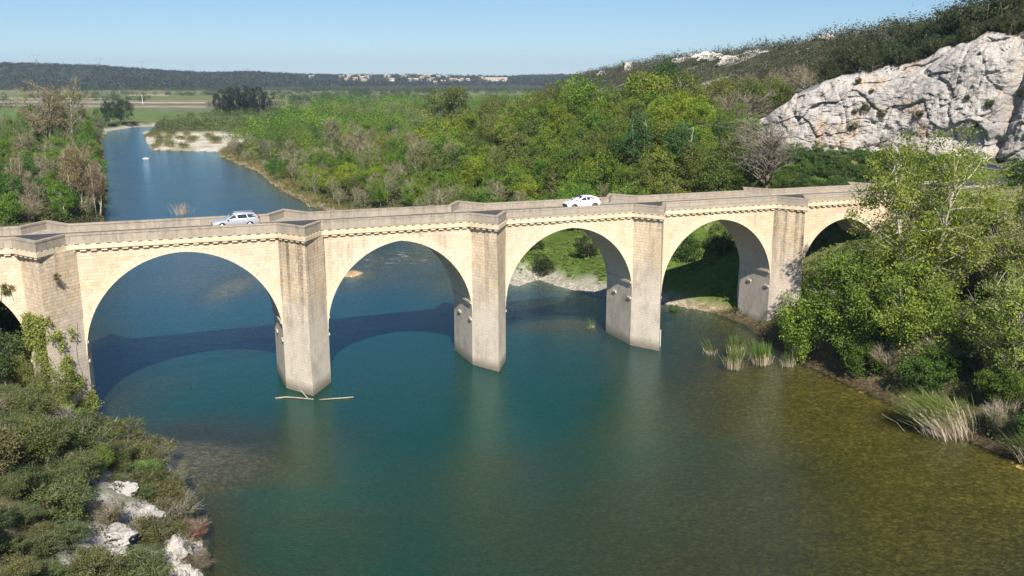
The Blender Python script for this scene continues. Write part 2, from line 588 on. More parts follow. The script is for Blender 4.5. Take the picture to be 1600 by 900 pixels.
# ---- ground sheet
rad = np.concatenate([np.geomspace(14, 700, 520), np.geomspace(712, 12000, 190)])
az = np.concatenate([np.linspace(-180, -46, 24)[:-1], np.linspace(-46, -34, 30)[:-1], np.linspace(-34, 34, 380), np.linspace(34, 46, 30)[1:], np.linspace(46, 180, 24)[1:]])
RR, AZ = np.meshgrid(rad, np.radians(az), indexing='ij')
GX, GY = RR * np.sin(AZ), RR * np.cos(AZ)
gx, gy = GX.ravel(), GY.ravel()
gh, gds, gt = land(gx, gy)
nr, na = RR.shape
idx = np.arange(nr * na).reshape(nr, na)
faces = np.stack([idx[:-1, :-1], idx[:-1, 1:], idx[1:, 1:], idx[1:, :-1]], -1).reshape(-1, 4)
# centre cap
gv = np.stack([gx, gy, gh], 1)
nz = fbm(gx * 0.06, gy * 0.06, oct=4, seed=21)
nzf = fbm(gx * 0.5, gy * 0.5, oct=3, seed=31)
nzl = fbm(gx * 0.006, gy * 0.006, oct=3, seed=41)
col = np.zeros((len(gx), 3))
grass, olive, soil = np.array((0.085, 0.135, 0.025)), np.array((0.075, 0.085, 0.032)), np.array((0.17, 0.135, 0.085))
gravel, tan_, rock = np.array((0.52, 0.48, 0.40)), np.array((0.30, 0.24, 0.15)), np.array((0.50, 0.475, 0.44))
def lay(mask, c):
    global col
    m = np.clip(mask, 0, 1)[:, None]
    col = col * (1 - m) + np.asarray(c) * m
lay(np.ones(len(gx)), olive)
lay(sstep(-0.1, 0.4, nz) * 0.7, grass)
lay(sstep(0.1, 0.7, nzf) * 0.5, soil)
# meadow behind the right-hand arches and the slope below the road
mead = sstep(112, 122, gy) * sstep(205, 190, gy) * sstep(-6, 2, gx) * (gt < 0)
lay(mead * 0.95, grass * (1 + 0.25 * nzf[:, None]))
lay(mead * sstep(0.25, 0.6, nz + 0.5 * nzf) * 0.5, (0.22, 0.19, 0.10))
land_m = gds > -0.3
lay(sstep(2.8, 0.8, gds) * land_m * sstep(-0.6, 0.4, nz + 0.4 * nzf + 0.3), np.where((gy > 180)[:, None], np.array((0.17, 0.145, 0.075)), tan_))
lay(sstep(5, 1, gds) * land_m * (gx > 20) * (gy < 118), (0.10, 0.08, 0.045))  # shade of the overhanging trees put into a darker soil colour
stony = 0.85 * sstep(3.2, 1.0, gds + 2.2 * nz) * sstep(110, 125, gy) * sstep(165, 140, gy) * sstep(28, 18, gx) * sstep(-18, -8, gx)
lay(stony, gravel * 0.72)
gm = inside(gx, gy, GRAVEL)
lay(gm * 1.0, gravel * (1 + 0.15 * nzf[:, None]))
lay(gm * sstep(0.15, 0.5, nz + 0.3 * nzf) * 0.7, (0.22, 0.21, 0.10))
lay((gds > -2) * sstep(4.0, 2.0, gds) * (gy > 480) * 0.8, gravel * 0.8)
rkm = sstep(98, 84, gy + 0.45 * (gx + 40)) * sstep(10, 0, gx) * land_m
lay(rkm * sstep(-0.3, 0.3, nz + nzf * 0.6), rock * 0.75)
lay(rkm * sstep(0.0, 0.5, -nz + nzf * 0.3), (0.13, 0.115, 0.06))
# hill
hm = sstep(-2, 4, gt) * (gy < 2500)
lay(hm, np.array((0.072, 0.074, 0.040)) * (1 + 0.25 * nzf[:, None]))
lay(hm * sstep(0.35, 0.6, nz + 0.35 * nzf) * sstep(300, 160, gy), rock)
lay(hm * sstep(0.75, 0.9, nzl * 0.4 + nz * 0.9) * sstep(150, 350, gy), rock * 0.9)
# fields far out
far = (gy > 560) * (gt < 0)
lay(far * 0.9, (0.15, 0.165, 0.07))
strip = gy + gx * 0.12 + 14 * nzl
uu = 800 + 1434 * gx / np.maximum(gy, 1)
def band(a, b, c, u0=-9999, u1=9999, s=6):
    lay((gt < 0) * sstep(a - s, a + s, strip) * sstep(b + s, b - s, strip) * (uu > u0) * (uu < u1), c)
band(565, 690, (0.115, 0.165, 0.05))
band(690, 800, (0.15, 0.15, 0.09), 150)
band(755, 800, (0.27, 0.26, 0.17), 0, 330)
band(800, 850, (0.14, 0.13, 0.085))
band(868, 898, (0.42, 0.37, 0.27), 205, 330)
band(850, 905, (0.30, 0.26, 0.19), -900, 205)
band(905, 985, (0.20, 0.18, 0.11))
band(985, 1030, (0.36, 0.32, 0.23), -100, 190)
band(1040, 1150, (0.13, 0.17, 0.06))
band(1150, 1230, (0.36, 0.28, 0.19), 215, 275)
band(1230, 1420, (0.16, 0.18, 0.08))
band(1420, 1560, (0.26, 0.22, 0.15), -900, 60)
hillfar = sstep(1500, 1650, gy)
lay(hillfar, (0.055, 0.06, 0.04))
# river bed: pebbles, algae
bedm = gds < -0.7
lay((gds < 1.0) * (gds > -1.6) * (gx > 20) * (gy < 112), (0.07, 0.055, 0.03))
lay(bedm, np.array((0.27, 0.19, 0.055)) * (1 + 0.25 * nz[:, None]))
pale = np.zeros(len(gx))
for bx, by, rx, ry, ang, a in BLOBS[:4] + BLOBS[8:9]:
    pale = np.maximum(pale, np.exp(-(((gx - bx) / (rx * 1.2)) ** 2 + ((gy - by) / (ry * 1.2)) ** 2)))
lay(bedm * sstep(0.35, 0.9, pale + 0.2 * nzf), (0.42, 0.30, 0.18))
lay(bedm * sstep(112, 122, gy) * 0.85 * (pale < 0.45), (0.34, 0.30, 0.24))
lay(bedm * sstep(200, 300, gy) * 0.7, (0.22, 0.22, 0.19))
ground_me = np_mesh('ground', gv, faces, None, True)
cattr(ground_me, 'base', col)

def ground_material():
    m, n, l = mat_new('ground')
    b = n['Principled BSDF']
    at = n.new('ShaderNodeAttribute')
    at.attribute_name = 'base'
    geo = n.new('ShaderNodeNewGeometry')
    pos = geo.outputs['Position']
    col = at.outputs['Color']
    f = noise_node(n, l, pos, 1.6, 6, 0.7)
    col = mix_col(n, l, 1.0, col, ramp(n, l, f, [(0.28, 0.55), (0.5, 1.0), (0.72, 1.35)]), 'MULTIPLY')
    f2 = noise_node(n, l, pos, 0.07, 5, 0.6)
    col = mix_col(n, l, 1.0, col, ramp(n, l, f2, [(0.3, 0.8), (0.7, 1.2)]), 'MULTIPLY')
    vo = n.new('ShaderNodeTexVoronoi')
    vo.inputs['Scale'].default_value = 4.5
    l.new(pos, vo.inputs['Vector'])
    hs = n.new('ShaderNodeSeparateColor')
    l.new(vo.outputs['Color'], hs.inputs[0])
    sep = n.new('ShaderNodeSeparateXYZ')
    l.new(pos, sep.inputs[0])
    under = n.new('ShaderNodeMapRange')
    under.inputs['From Min'].default_value, under.inputs['From Max'].default_value = 0.9, 0.3
    l.new(sep.outputs['Z'], under.inputs['Value'])
    peb = mix_col(n, l, 1.0, col, ramp(n, l, hs.outputs[0], [(0.0, 0.6), (0.6, 0.95), (1.0, 1.6)]), 'MULTIPLY')
    col = mix_col(n, l, under.outputs[0], col, peb)
    l.new(col, b.inputs['Base Color'])
    b.inputs['Roughness'].default_value = 0.95
    b.inputs['Specular IOR Level'].default_value = 0.1
    bp = n.new('ShaderNodeBump')
    bp.inputs['Strength'].default_value = 0.6
    bp.inputs['Distance'].default_value = 0.3
    l.new(f, bp.inputs['Height'])
    l.new(bp.outputs[0], b.inputs['Normal'])
    return m
ground_me.materials.append(ground_material())
tag(link('ground', ground_me), kind='structure')

# ---- river
wx = np.arange(-420, 92, 2.0)
wy = np.arange(-90, 640, 2.0)
WX, WY = np.meshgrid(wx, wy, indexing='ij')
wh, wds, _ = land(WX.ravel(), WY.ravel())
wi = np.arange(WX.size).reshape(WX.shape)
wf = np.stack([wi[:-1, :-1], wi[1:, :-1], wi[1:, 1:], wi[:-1, 1:]], -1).reshape(-1, 4)
keep = (wds[wf].min(1) < 3.0)
wf = wf[keep]
used = np.unique(wf)
remap = np.full(WX.size, -1)
remap[used] = np.arange(len(used))
wv = np.stack([WX.ravel(), WY.ravel(), np.zeros(WX.size)], 1)[used]
wme = np_mesh('river', wv, remap[wf], None, True)
fattr(wme, 'depth', np.maximum(-wh[used], 0), 'POINT')
ux, uy = wv[:, 0], wv[:, 1]
foam = np.exp(-(((ux + 20) / 6) ** 2 + ((uy - 155) / 7) ** 2)) + 0.75 * np.exp(-(((ux + 36.5) / 2.5) ** 2 + ((uy - 143) / 4) ** 2))
fattr(wme, 'foam', foam, 'POINT')

def water_material():
    m, n, l = mat_new('river_water')
    out = n['Material Output']
    n.remove(n['Principled BSDF'])
    geo = n.new('ShaderNodeNewGeometry')
    pos = geo.outputs['Position']
    d = n.new('ShaderNodeAttribute')
    d.attribute_name = 'depth'
    fo = n.new('ShaderNodeAttribute')
    fo.attribute_name = 'foam'
    # ripples
    r1 = noise_node(n, l, pos, 1.0, 4, 0.65, (2.6, 5.0, 1))
    r2 = noise_node(n, l, pos, 1.0, 3, 0.6, (0.22, 0.4, 1))
    h = math_node(n, l, 'ADD', math_node(n, l, 'MULTIPLY', r1, 0.5), math_node(n, l, 'MULTIPLY', r2, 0.6))
    sep = n.new('ShaderNodeSeparateXYZ')
    l.new(pos, sep.inputs[0])
    up = n.new('ShaderNodeMapRange')
    up.inputs['From Min'].default_value, up.inputs['From Max'].default_value = 70, 230
    up.inputs['To Min'].default_value, up.inputs['To Max'].default_value = 0.30, 0.6
    l.new(sep.outputs['Y'], up.inputs['Value'])
    bp = n.new('ShaderNodeBump')
    bp.inputs['Distance'].default_value = 0.22
    l.new(up.outputs[0], bp.inputs['Strength'])
    l.new(h, bp.inputs['Height'])
    fr = n.new('ShaderNodeFresnel')
    fr.inputs['IOR'].default_value = 1.333
    l.new(bp.outputs[0], fr.inputs['Normal'])
    gl = n.new('ShaderNodeBsdfGlossy')
    gl.inputs['Roughness'].default_value = 0.07
    gl.inputs['Color'].default_value = (0.64, 0.88, 1.0, 1)
    l.new(bp.outputs[0], gl.inputs['Normal'])
    nz = noise_node(n, l, pos, 0.12, 4, 0.6)
    dd = math_node(n, l, 'MULTIPLY', d.outputs['Fac'], math_node(n, l, 'ADD', 0.7, math_node(n, l, 'MULTIPLY', nz, 0.6)))
    al = math_node(n, l, 'SUBTRACT', 1.0, math_node(n, l, 'POWER', 2.718, math_node(n, l, 'MULTIPLY', dd, -0.62)))
    deep = n.new('ShaderNodeMapRange')
    deep.inputs['From Min'].default_value, deep.inputs['From Max'].default_value = 0.5, 2.6
    l.new(dd, deep.inputs['Value'])
    # sky blue reflected upstream is mixed into the green pool's own water colour
    sky_blue = n.new('ShaderNodeMapRange')
    sky_blue.inputs['From Min'].default_value, sky_blue.inputs['From Max'].default_value = 84, 150
    l.new(sep.outputs['Y'], sky_blue.inputs['Value'])
    dc = mix_col(n, l, sky_blue.outputs[0], (0.004, 0.047, 0.031), (0.010, 0.058, 0.105))
    wc = mix_col(n, l, deep.outputs[0], mix_col(n, l, sky_blue.outputs[0], (0.040, 0.044, 0.008), (0.03, 0.06, 0.08)), dc)
    df = n.new('ShaderNodeBsdfDiffuse')
    l.new(wc, df.inputs['Color'])
    tr = n.new('ShaderNodeBsdfTransparent')
    tr.inputs['Color'].default_value = (0.80, 0.88, 0.74, 1)
    m1 = n.new('ShaderNodeMixShader')
    l.new(al, m1.inputs[0])
    l.new(tr.outputs[0], m1.inputs[1])
    l.new(df.outputs[0], m1.inputs[2])
    m2 = n.new('ShaderNodeMixShader')
    l.new(fr.outputs[0], m2.inputs[0])
    l.new(m1.outputs[0], m2.inputs[1])
    l.new(gl.outputs[0], m2.inputs[2])
    # white water
    fn = noise_node(n, l, pos, 1.0, 5, 0.7, (0.35, 1.1, 1))
    ff = math_node(n, l, 'MULTIPLY', fo.outputs['Fac'], ramp(n, l, fn, [(0.58, 0.0), (0.70, 1.0)]))
    wd = n.new('ShaderNodeBsdfDiffuse')
    wd.inputs['Color'].default_value = (0.75, 0.78, 0.8, 1)
    m3 = n.new('ShaderNodeMixShader')
    l.new(ff, m3.inputs[0])
    l.new(m2.outputs[0], m3.inputs[1])
    l.new(wd.outputs[0], m3.inputs[2])
    l.new(m3.outputs[0], out.inputs['Surface'])
    return m
wme.materials.append(water_material())
tag(link('river', wme), kind='structure')

# ---- roads on land
def ribbon(name, path, half, zfun, mat, dz=0.0, off=0.0, kind='structure', parent=None, dash=None):
    P = [Vector((p[0], p[1], 0)) for p in path]
    fine = []
    for i in range(len(P) - 1):
        k = max(2, int((P[i + 1] - P[i]).length / 2))
        fine += [P[i].lerp(P[i + 1], j / k) for j in range(k)]
    fine.append(P[-1])
    for _ in range(8):
        fine = [fine[0]] + [(fine[i - 1] + fine[i] * 2 + fine[i + 1]) / 4 for i in range(1, len(fine) - 1)] + [fine[-1]]
    mb = MB()
    rows = []
    for i, p in enumerate(fine):
        d = (fine[min(i + 1, len(fine) - 1)] - fine[max(i - 1, 0)]).normalized()
        s = Vector((d.y, -d.x, 0))
        z = zfun(p.x, p.y) + dz
        rows.append(((p + s * (off - half)), (p + s * (off + half)), z))
    for i in range(len(rows) - 1):
        if dash and (i // dash) % 2:
            continue
        a, b, z0 = rows[i]
        c, d2, z1 = rows[i + 1]
        mb.quad((a.x, a.y, z0), (b.x, b.y, z0), (d2.x, d2.y, z1), (c.x, c.y, z1))
    o = mb.build(name, mat, parent)
    if kind:
        o['kind'] = kind
    return fine, o
rz = lambda x, y: float(np.interp(y, [60, 235, 300], [16.0, 16.0, 9.0]))
road_path, _ = ribbon('road', ROAD, 3.3, rz, M['asphalt'], 0.03)
ribbon('road_edge_line', ROAD, 0.09, rz, M['paint'], 0.036, 2.9)
ribbon('road_edge_line', ROAD, 0.09, rz, M['paint'], 0.036, -2.9)
ribbon('road_junction', LINK, 2.3, rz, M['asphalt'], 0.024)

# ------------------------------------------------------------------ the bridge
bridge = empty('stone_bridge', (*br(0, 0), 0), BR_A, 'long medieval stone bridge of pale limestone arches with pointed cutwaters over the river', 'bridge')
WID, OV = 6.6, 0.3                            # width over the parapets, overhang of parapet beyond the walls
Y0, Y1 = OV, WID - OV
zt = lambda s: 16.95 - 0.0063 * s              # top of the parapet
wt = lambda s: zt(s) - 1.40                    # top of the walls
PIERS = [(-51.5, -46.9), (-29.6, -25.3), (-9.9, -5.35), (12.45, 16.95), (32.45, 36.35), (52.05, 56.0), (71.5, 76.2), (89.0, 93.2)]
NOSE = [-49.2, -27.9, -8.25, 14.5, 34.2, 53.9, 73.7, 91.0]
ARCH = [(-38.25, 8.65, 14.4, 0.4), (-17.6, 7.7, 14.3, 0.5), (3.55, 8.9, 14.65, 0.2), (24.7, 7.75, 14.28, 0.9), (44.2, 7.85, 14.35, 0.3), (63.75, 7.75, 14.12, 0.5), (82.6, 6.4, 13.1, 0.3)]

def arch_z(a, s):
    c, r, top, o = a
    dx = min(abs(s - c), r)
    return top - math.sqrt((r + o) ** 2 - o * o) + math.sqrt(max((r + o) ** 2 - (dx + o) ** 2, 0))

def cutwater(s0, s1, z, side):
    """outline points of one pier's point at height z"""
    c = NOSE[PIERS.index((s0, s1))]
    b = 0.55 * (1 - min(max(z, 0), 15.5) / 15.5)
    p = 2.9 + b
    return (c, Y0 - p) if side < 0 else (c, Y1 + p)

for k, (s0, s1) in enumerate(PIERS):
    mb = MB()
    zs = [-4.5, 0, 2.5, 5, 7.5, 10, 12.5]
    rows = []
    jr = random.Random(k)
    for z in zs + [None]:
        zz = wt((s0 + s1) / 2) if z is None else z
        b = 0.10 * (1 - zz / 15.5) if zz > 0 else 0.10
        a, c = cutwater(s0, s1, zz, -1), cutwater(s0, s1, zz, 1)
        j = 0.02
        pts = [(s0 - b * 0.2, Y0), (a[0] + jr.uniform(-j, j), a[1] + jr.uniform(-j, j)), (s1 + b * 0.2, Y0), (s1 + b * 0.2, Y1), c, (s0 - b * 0.2, Y1)]
        rows.append([(x, y, zz if z is not None else (wt(x))) for x, y in pts])
    for r0, r1 in zip(rows[:-1], rows[1:]):
        for i in range(6):
            q = (i + 1) % 6
            mb.quad(r0[i], r0[q], r1[q], r1[i])
    mb.add(rows[-1], [tuple(range(6))])
    p = mb.build('pier', M['pier'], bridge, uv=True)
    # ledges on the flanks at the springing
    for sgn, sx in ((-1, s0), (1, s1)):
        near = [a for a in ARCH if abs((a[0] - sgn * a[1]) - sx) < 1.6]
        if not near:
            continue
        a = near[0]
        zsp = a[2] - math.sqrt((a[1] + a[3]) ** 2 - a[3] ** 2)
        mb = MB()
        x0, x1 = (sx - 0.20, sx - 0.012) if sgn < 0 else (sx + 0.012, sx + 0.20)
        mb.box(x0, x1, Y0 + 0.05, Y1 - 0.05, zsp + 1.15, zsp + 1.40)
        x0, x1 = (sx - 0.15, sx - 0.012) if sgn < 0 else (sx + 0.012, sx + 0.15)
        for yy in (Y0 + 0.1, Y0 + 3.6):
            mb.box(x0, x1, yy, yy + 0.7, zsp - 0.70, zsp - 0.48)
        mb.build('impost', M['ring'], p, uv=True)

for a in ARCH:
    c, r, top, o = a
    n_ = 56
    ss = [c - r * math.cos(math.pi * i / n_) for i in range(n_ + 1)]
    zsp = arch_z(a, c - r)
    mb = MB()
    for y, flip in ((Y0, False), (Y1, True)):
        for i in range(n_):
            x0, x1 = ss[i], ss[i + 1]
            za, zb = arch_z(a, x0), arch_z(a, x1)
            m0, m1 = (za + wt(x0)) / 2, (zb + wt(x1)) / 2
            for (l0, l1, h0, h1) in ((za, zb, m0, m1), (m0, m1, wt(x0), wt(x1))):
                q = [(x0, y, l0), (x1, y, l1), (x1, y, h1), (x0, y, h0)]
                mb.quad(*(q[::-1] if flip else q))
    for i in range(n_):
        x0, x1 = ss[i], ss[i + 1]
        mb.quad((x0, Y0, wt(x0)), (x1, Y0, wt(x1)), (x1, Y1, wt(x1)), (x0, Y1, wt(x0)))
    mb.build('spandrel_wall', M['stone'], bridge, uv=True, weld=True)
    # vault: underside, set a hair inside the walls
    vs, fs, uvs = [], [], []
    L = 0.0
    prev = None
    arc = []
    for x in ss:
        z = arch_z(a, x)
        if prev:
            L += math.hypot(x - prev[0], z - prev[1])
        prev = (x, z)
        arc.append((x, z, L))
    ys = [Y0 + 0.01, (Y0 + Y1) / 2, Y1 - 0.01]
    for x, z, L in arc:
        for y in ys:
            vs.append((x, y, z - 0.003))
            uvs.append((y, L))
    for i in range(n_):
        for j in range(2):
            q = (i * 3 + j, i * 3 + j + 1, (i + 1) * 3 + j + 1, (i + 1) * 3 + j)
            fs.append(q)
    me = bpy.data.meshes.new('vault')
    me.from_pydata(vs, [], fs)
    me.materials.append(M['stone'])
    lay_ = me.uv_layers.new(name='uv')
    for p in me.polygons:
        for li in p.loop_indices:
            lay_.data[li].uv = uvs[me.loops[li].vertex_index]
    me.update()
    link('vault', me, bridge)
    # ring of voussoirs, standing slightly proud of both faces
    for face_y, sgn in ((Y0, -1), (Y1, 1)):
        vs, fs, uvs = [], [], []
        for x, z, L in arc:
            nx, nzv = (x - c) + (o if x > c else -o), z - (top - math.sqrt((r + o) ** 2 - o * o))
            ln = math.hypot(nx, nzv)
            nx, nzv = nx / ln, nzv / ln
            if abs(x - c) < 0.3:
                nx, nzv = 0, 1
            for rr, yy in ((0.0, 0.004), (0.0, 0.07), (0.72, 0.07), (0.72, 0.0)):
                xx = min(max(x + nx * rr, c - r - 0.62), c + r + 0.62)
                vs.append((xx, face_y + sgn * yy, z + nzv * rr))
                uvs.append((rr * 1.05 + 0.02, L))
        for i in range(n_):
            for j in range(3):
                q = (i * 4 + j, (i + 1) * 4 + j, (i + 1) * 4 + j + 1, i * 4 + j + 1)
                fs.append(q)
        me = bpy.data.meshes.new('arch_ring')
        me.from_pydata(vs, [], fs)
        me.materials.append(M['ring'])
        lay_ = me.uv_layers.new(name='uv')
        for p in me.polygons:
            for li in p.loop_indices:
                lay_.data[li].uv = uvs[me.loops[li].vertex_index]
        me.update()
        link('arch_ring', me, bridge)

# abutments
for s0, s1 in ((93.2, 108.0), (-95.0, -51.5)):
    mb = MB()
    mb.box(s0 + 0.002, s1, Y0, Y1, 2.0, wt((s0 + s1) / 2) - 0.05)
    mb.build('abutment', M['stone'], bridge, uv=True)

def edge_path(side, grow=0.0, s_lo=-95.0, s_hi=108.0):
    """line of one parapet with its pointed refuges"""
    pts = [(s_lo, 0)]
    for c in NOSE:
        pts += [(c - 2.15, 0), (c, -3.15), (c + 2.15, 0)]
    pts.append((s_hi, 0))
    if side > 0:
        return [(s, WID - y) for s, y in pts]
    return pts

def offset_path(pts, d):
    """shift a plan line sideways by d (towards +y for positive d)"""
    out = []
    for i, p in enumerate(pts):
        p = Vector(p)
        d0 = (p - Vector(pts[i - 1])).normalized() if i else None
        d1 = (Vector(pts[i + 1]) - p).normalized() if i < len(pts) - 1 else None
        d0, d1 = d0 or d1, d1 or d0
        n0, n1 = Vector((-d0.y, d0.x)), Vector((-d1.y, d1.x))
        m_ = (n0 + n1)
        m_ = m_ / max(m_.dot(n0), 0.3)
        q = p + m_ * d
        out.append((q.x, q.y))
    return out

def subdiv(pts, step):
    out = []
    for (ax, ay), (bx, by) in zip(pts[:-1], pts[1:]):
        k = max(1, int(math.hypot(bx - ax, by - ay) / step))
        out += [(ax + (bx - ax) * j / k, ay + (by - ay) * j / k) for j in range(k)]
    out.append(pts[-1])
    return out

def wall_along(mb, inner, outer, zb, ztop):
    k = len(inner)
    for i in range(k - 1):
        a, b, c, d = outer[i], outer[i + 1], inner[i + 1], inner[i]
        A0, B0, C0, D0 = [(p[0], p[1], zb(p[0])) for p in (a, b, c, d)]
        A1, B1, C1, D1 = [(p[0], p[1], ztop(p[0])) for p in (a, b, c, d)]
        mb.add([A0, B0, C0, D0, A1, B1, C1, D1], [(0, 1, 5, 4), (2, 3, 7, 6), (4, 5, 6, 7), (3, 2, 1, 0)] + ([(3, 0, 4, 7)] if i == 0 else []) + ([(1, 2, 6, 5)] if i == k - 2 else []))

for side in (-1, 1):
    base = edge_path(side)
    sg = 1 if side < 0 else -1
    # parapet wall with a slightly wider coping
    mb = MB()
    wall_along(mb, offset_path(base, sg * 0.37), offset_path(base, sg * 0.03), lambda s: zt(s) - 0.96, lambda s: zt(s) - 0.16)
    p = mb.build('parapet', M['parapet'], bridge, uv=True)
    mb = MB()
    wall_along(mb, offset_path(base, sg * 0.40), base, lambda s: zt(s) - 0.158, lambda s: zt(s))
    mb.build('coping', M['parapet'], p, uv=True)
    # cornice: band, blocks above and modillions below
    mb = MB()
    wall_along(mb, offset_path(base, sg * 0.5), offset_path(base, -sg * 0.03), lambda s: zt(s) - 1.43, lambda s: zt(s) - 1.035)
    pts = [Vector(p_) for p_ in base]
    inn = sg * 0.31
    for (a, b) in zip(pts[:-1], pts[1:]):
        d = b - a
        ln = d.length
        d.normalize()
        nn = Vector((-d.y, d.x))
        k = max(2, round(ln / (0.87 if ln > 6 else 0.72)))
        for j in range(k):
            q = a + d * (ln * (j + 0.5) / k)
            hw = 0.25 if ln > 6 else 0.2
            for z0, z1, o0, o1 in ((1.033, 0.962, -0.028 * sg, 0.36 * sg), (1.62, 1.432, 0.06 * sg, 0.40 * sg)):
                c4 = [q - d * hw + nn * o0, q + d * hw + nn * o0, q + d * hw + nn * o1, q - d * hw + nn * o1]
                if sg < 0:
                    c4 = c4[::-1]
                lo = [(v.x, v.y, zt(v.x) - z0) for v in c4]
                hi = [(v.x, v.y, zt(v.x) - z1) for v in c4]
                mb.add(lo + hi, [(0, 3, 2, 1), (4, 5, 6, 7), (0, 1, 5, 4), (1, 2, 6, 5), (2, 3, 7, 6), (3, 0, 4, 7)])
    mb.build('cornice', M['cornice'], bridge, uv=True)

# deck: paved refuges, asphalt carriageway
for c in NOSE:
    for ys_ in ((0.45, -2.75), (WID - 0.45, WID + 2.75)):
        tri = [(c - 2.2, ys_[0]), (c, ys_[1]), (c + 2.2, ys_[0])]
        if ys_[0] > 1:
            tri = tri[::-1]
        mb = MB()
        mb.add([(x, y, zt(x) - 0.82) for x, y in tri], [(0, 1, 2)])
        mb.build('refuge_paving', M['pavement'], bridge)
mb = MB()
sl = np.arange(-95, 109, 3.5)
for a, b in zip(sl[:-1], sl[1:]):
    mb.quad((a, 0.4, zt(a) - 0.825), (b, 0.4, zt(b) - 0.825), (b, WID - 0.4, zt(b) - 0.825), (a, WID - 0.4, zt(a) - 0.825))
mb.build('roadway', M['asphalt'], bridge)
# fill below the deck so the walls are closed at the top
mb = MB()
for a, b in zip(sl[:-1], sl[1:]):
    mb.quad((a, 0.05, zt(a) - 1.33), (b, 0.05, zt(b) - 1.33), (b, WID - 0.05, zt(b) - 1.33), (a, WID - 0.05, zt(a) - 1.33))
mb.build('deck_slab', M['stone'], bridge, uv=True)
# white water gauge on a pier's flank
gx_, gy_ = 55.35, -2.1
mb = MB()
mb.box(-0.09, 0.09, -0.03, 0.03, -0.6, 2.0)
g = mb.build('water_gauge', simple('gauge_enamel', (0.8, 0.8, 0.78), 0.4), bridge)
g.location = (55.0, -1.55, 0)
g.rotation_euler = (0, 0, math.atan2(3.3, 1.98))
g['label'] = 'narrow white water gauge board'

# ------------------------------------------------------------------ cars
glass = simple('car_glass', (0.03, 0.04, 0.05), 0.05, 0, 0.9)
tyre_m = simple('tyre_rubber', (0.02, 0.02, 0.02), 0.85)
rim_m = simple('alloy_rim', (0.55, 0.56, 0.58), 0.3, 0.8)
rim_d = simple('dark_alloy_rim', (0.22, 0.22, 0.23), 0.35, 0.8)
lamp_m = simple('headlamp_glass', (0.65, 0.68, 0.72), 0.08, 0.2, 0.9)
tail_m = simple('tail_lamp', (0.35, 0.01, 0.01), 0.2, 0, 0.8)
black_m = simple('black_plastic', (0.02, 0.02, 0.022), 0.6)

def loft(mb, rings):
    k = len(rings[0])
    vs = [p for r in rings for p in r]
    fs = []
    for i in range(len(rings) - 1):
        for j in range(k):
            j2 = (j + 1) % k
            fs.append((i * k + j, i * k + j2, (i + 1) * k + j2, (i + 1) * k + j))
    fs.append(tuple(range(k))[::-1])
    fs.append(tuple((len(rings) - 1) * k + j for j in range(k)))
    mb.add(vs, fs)

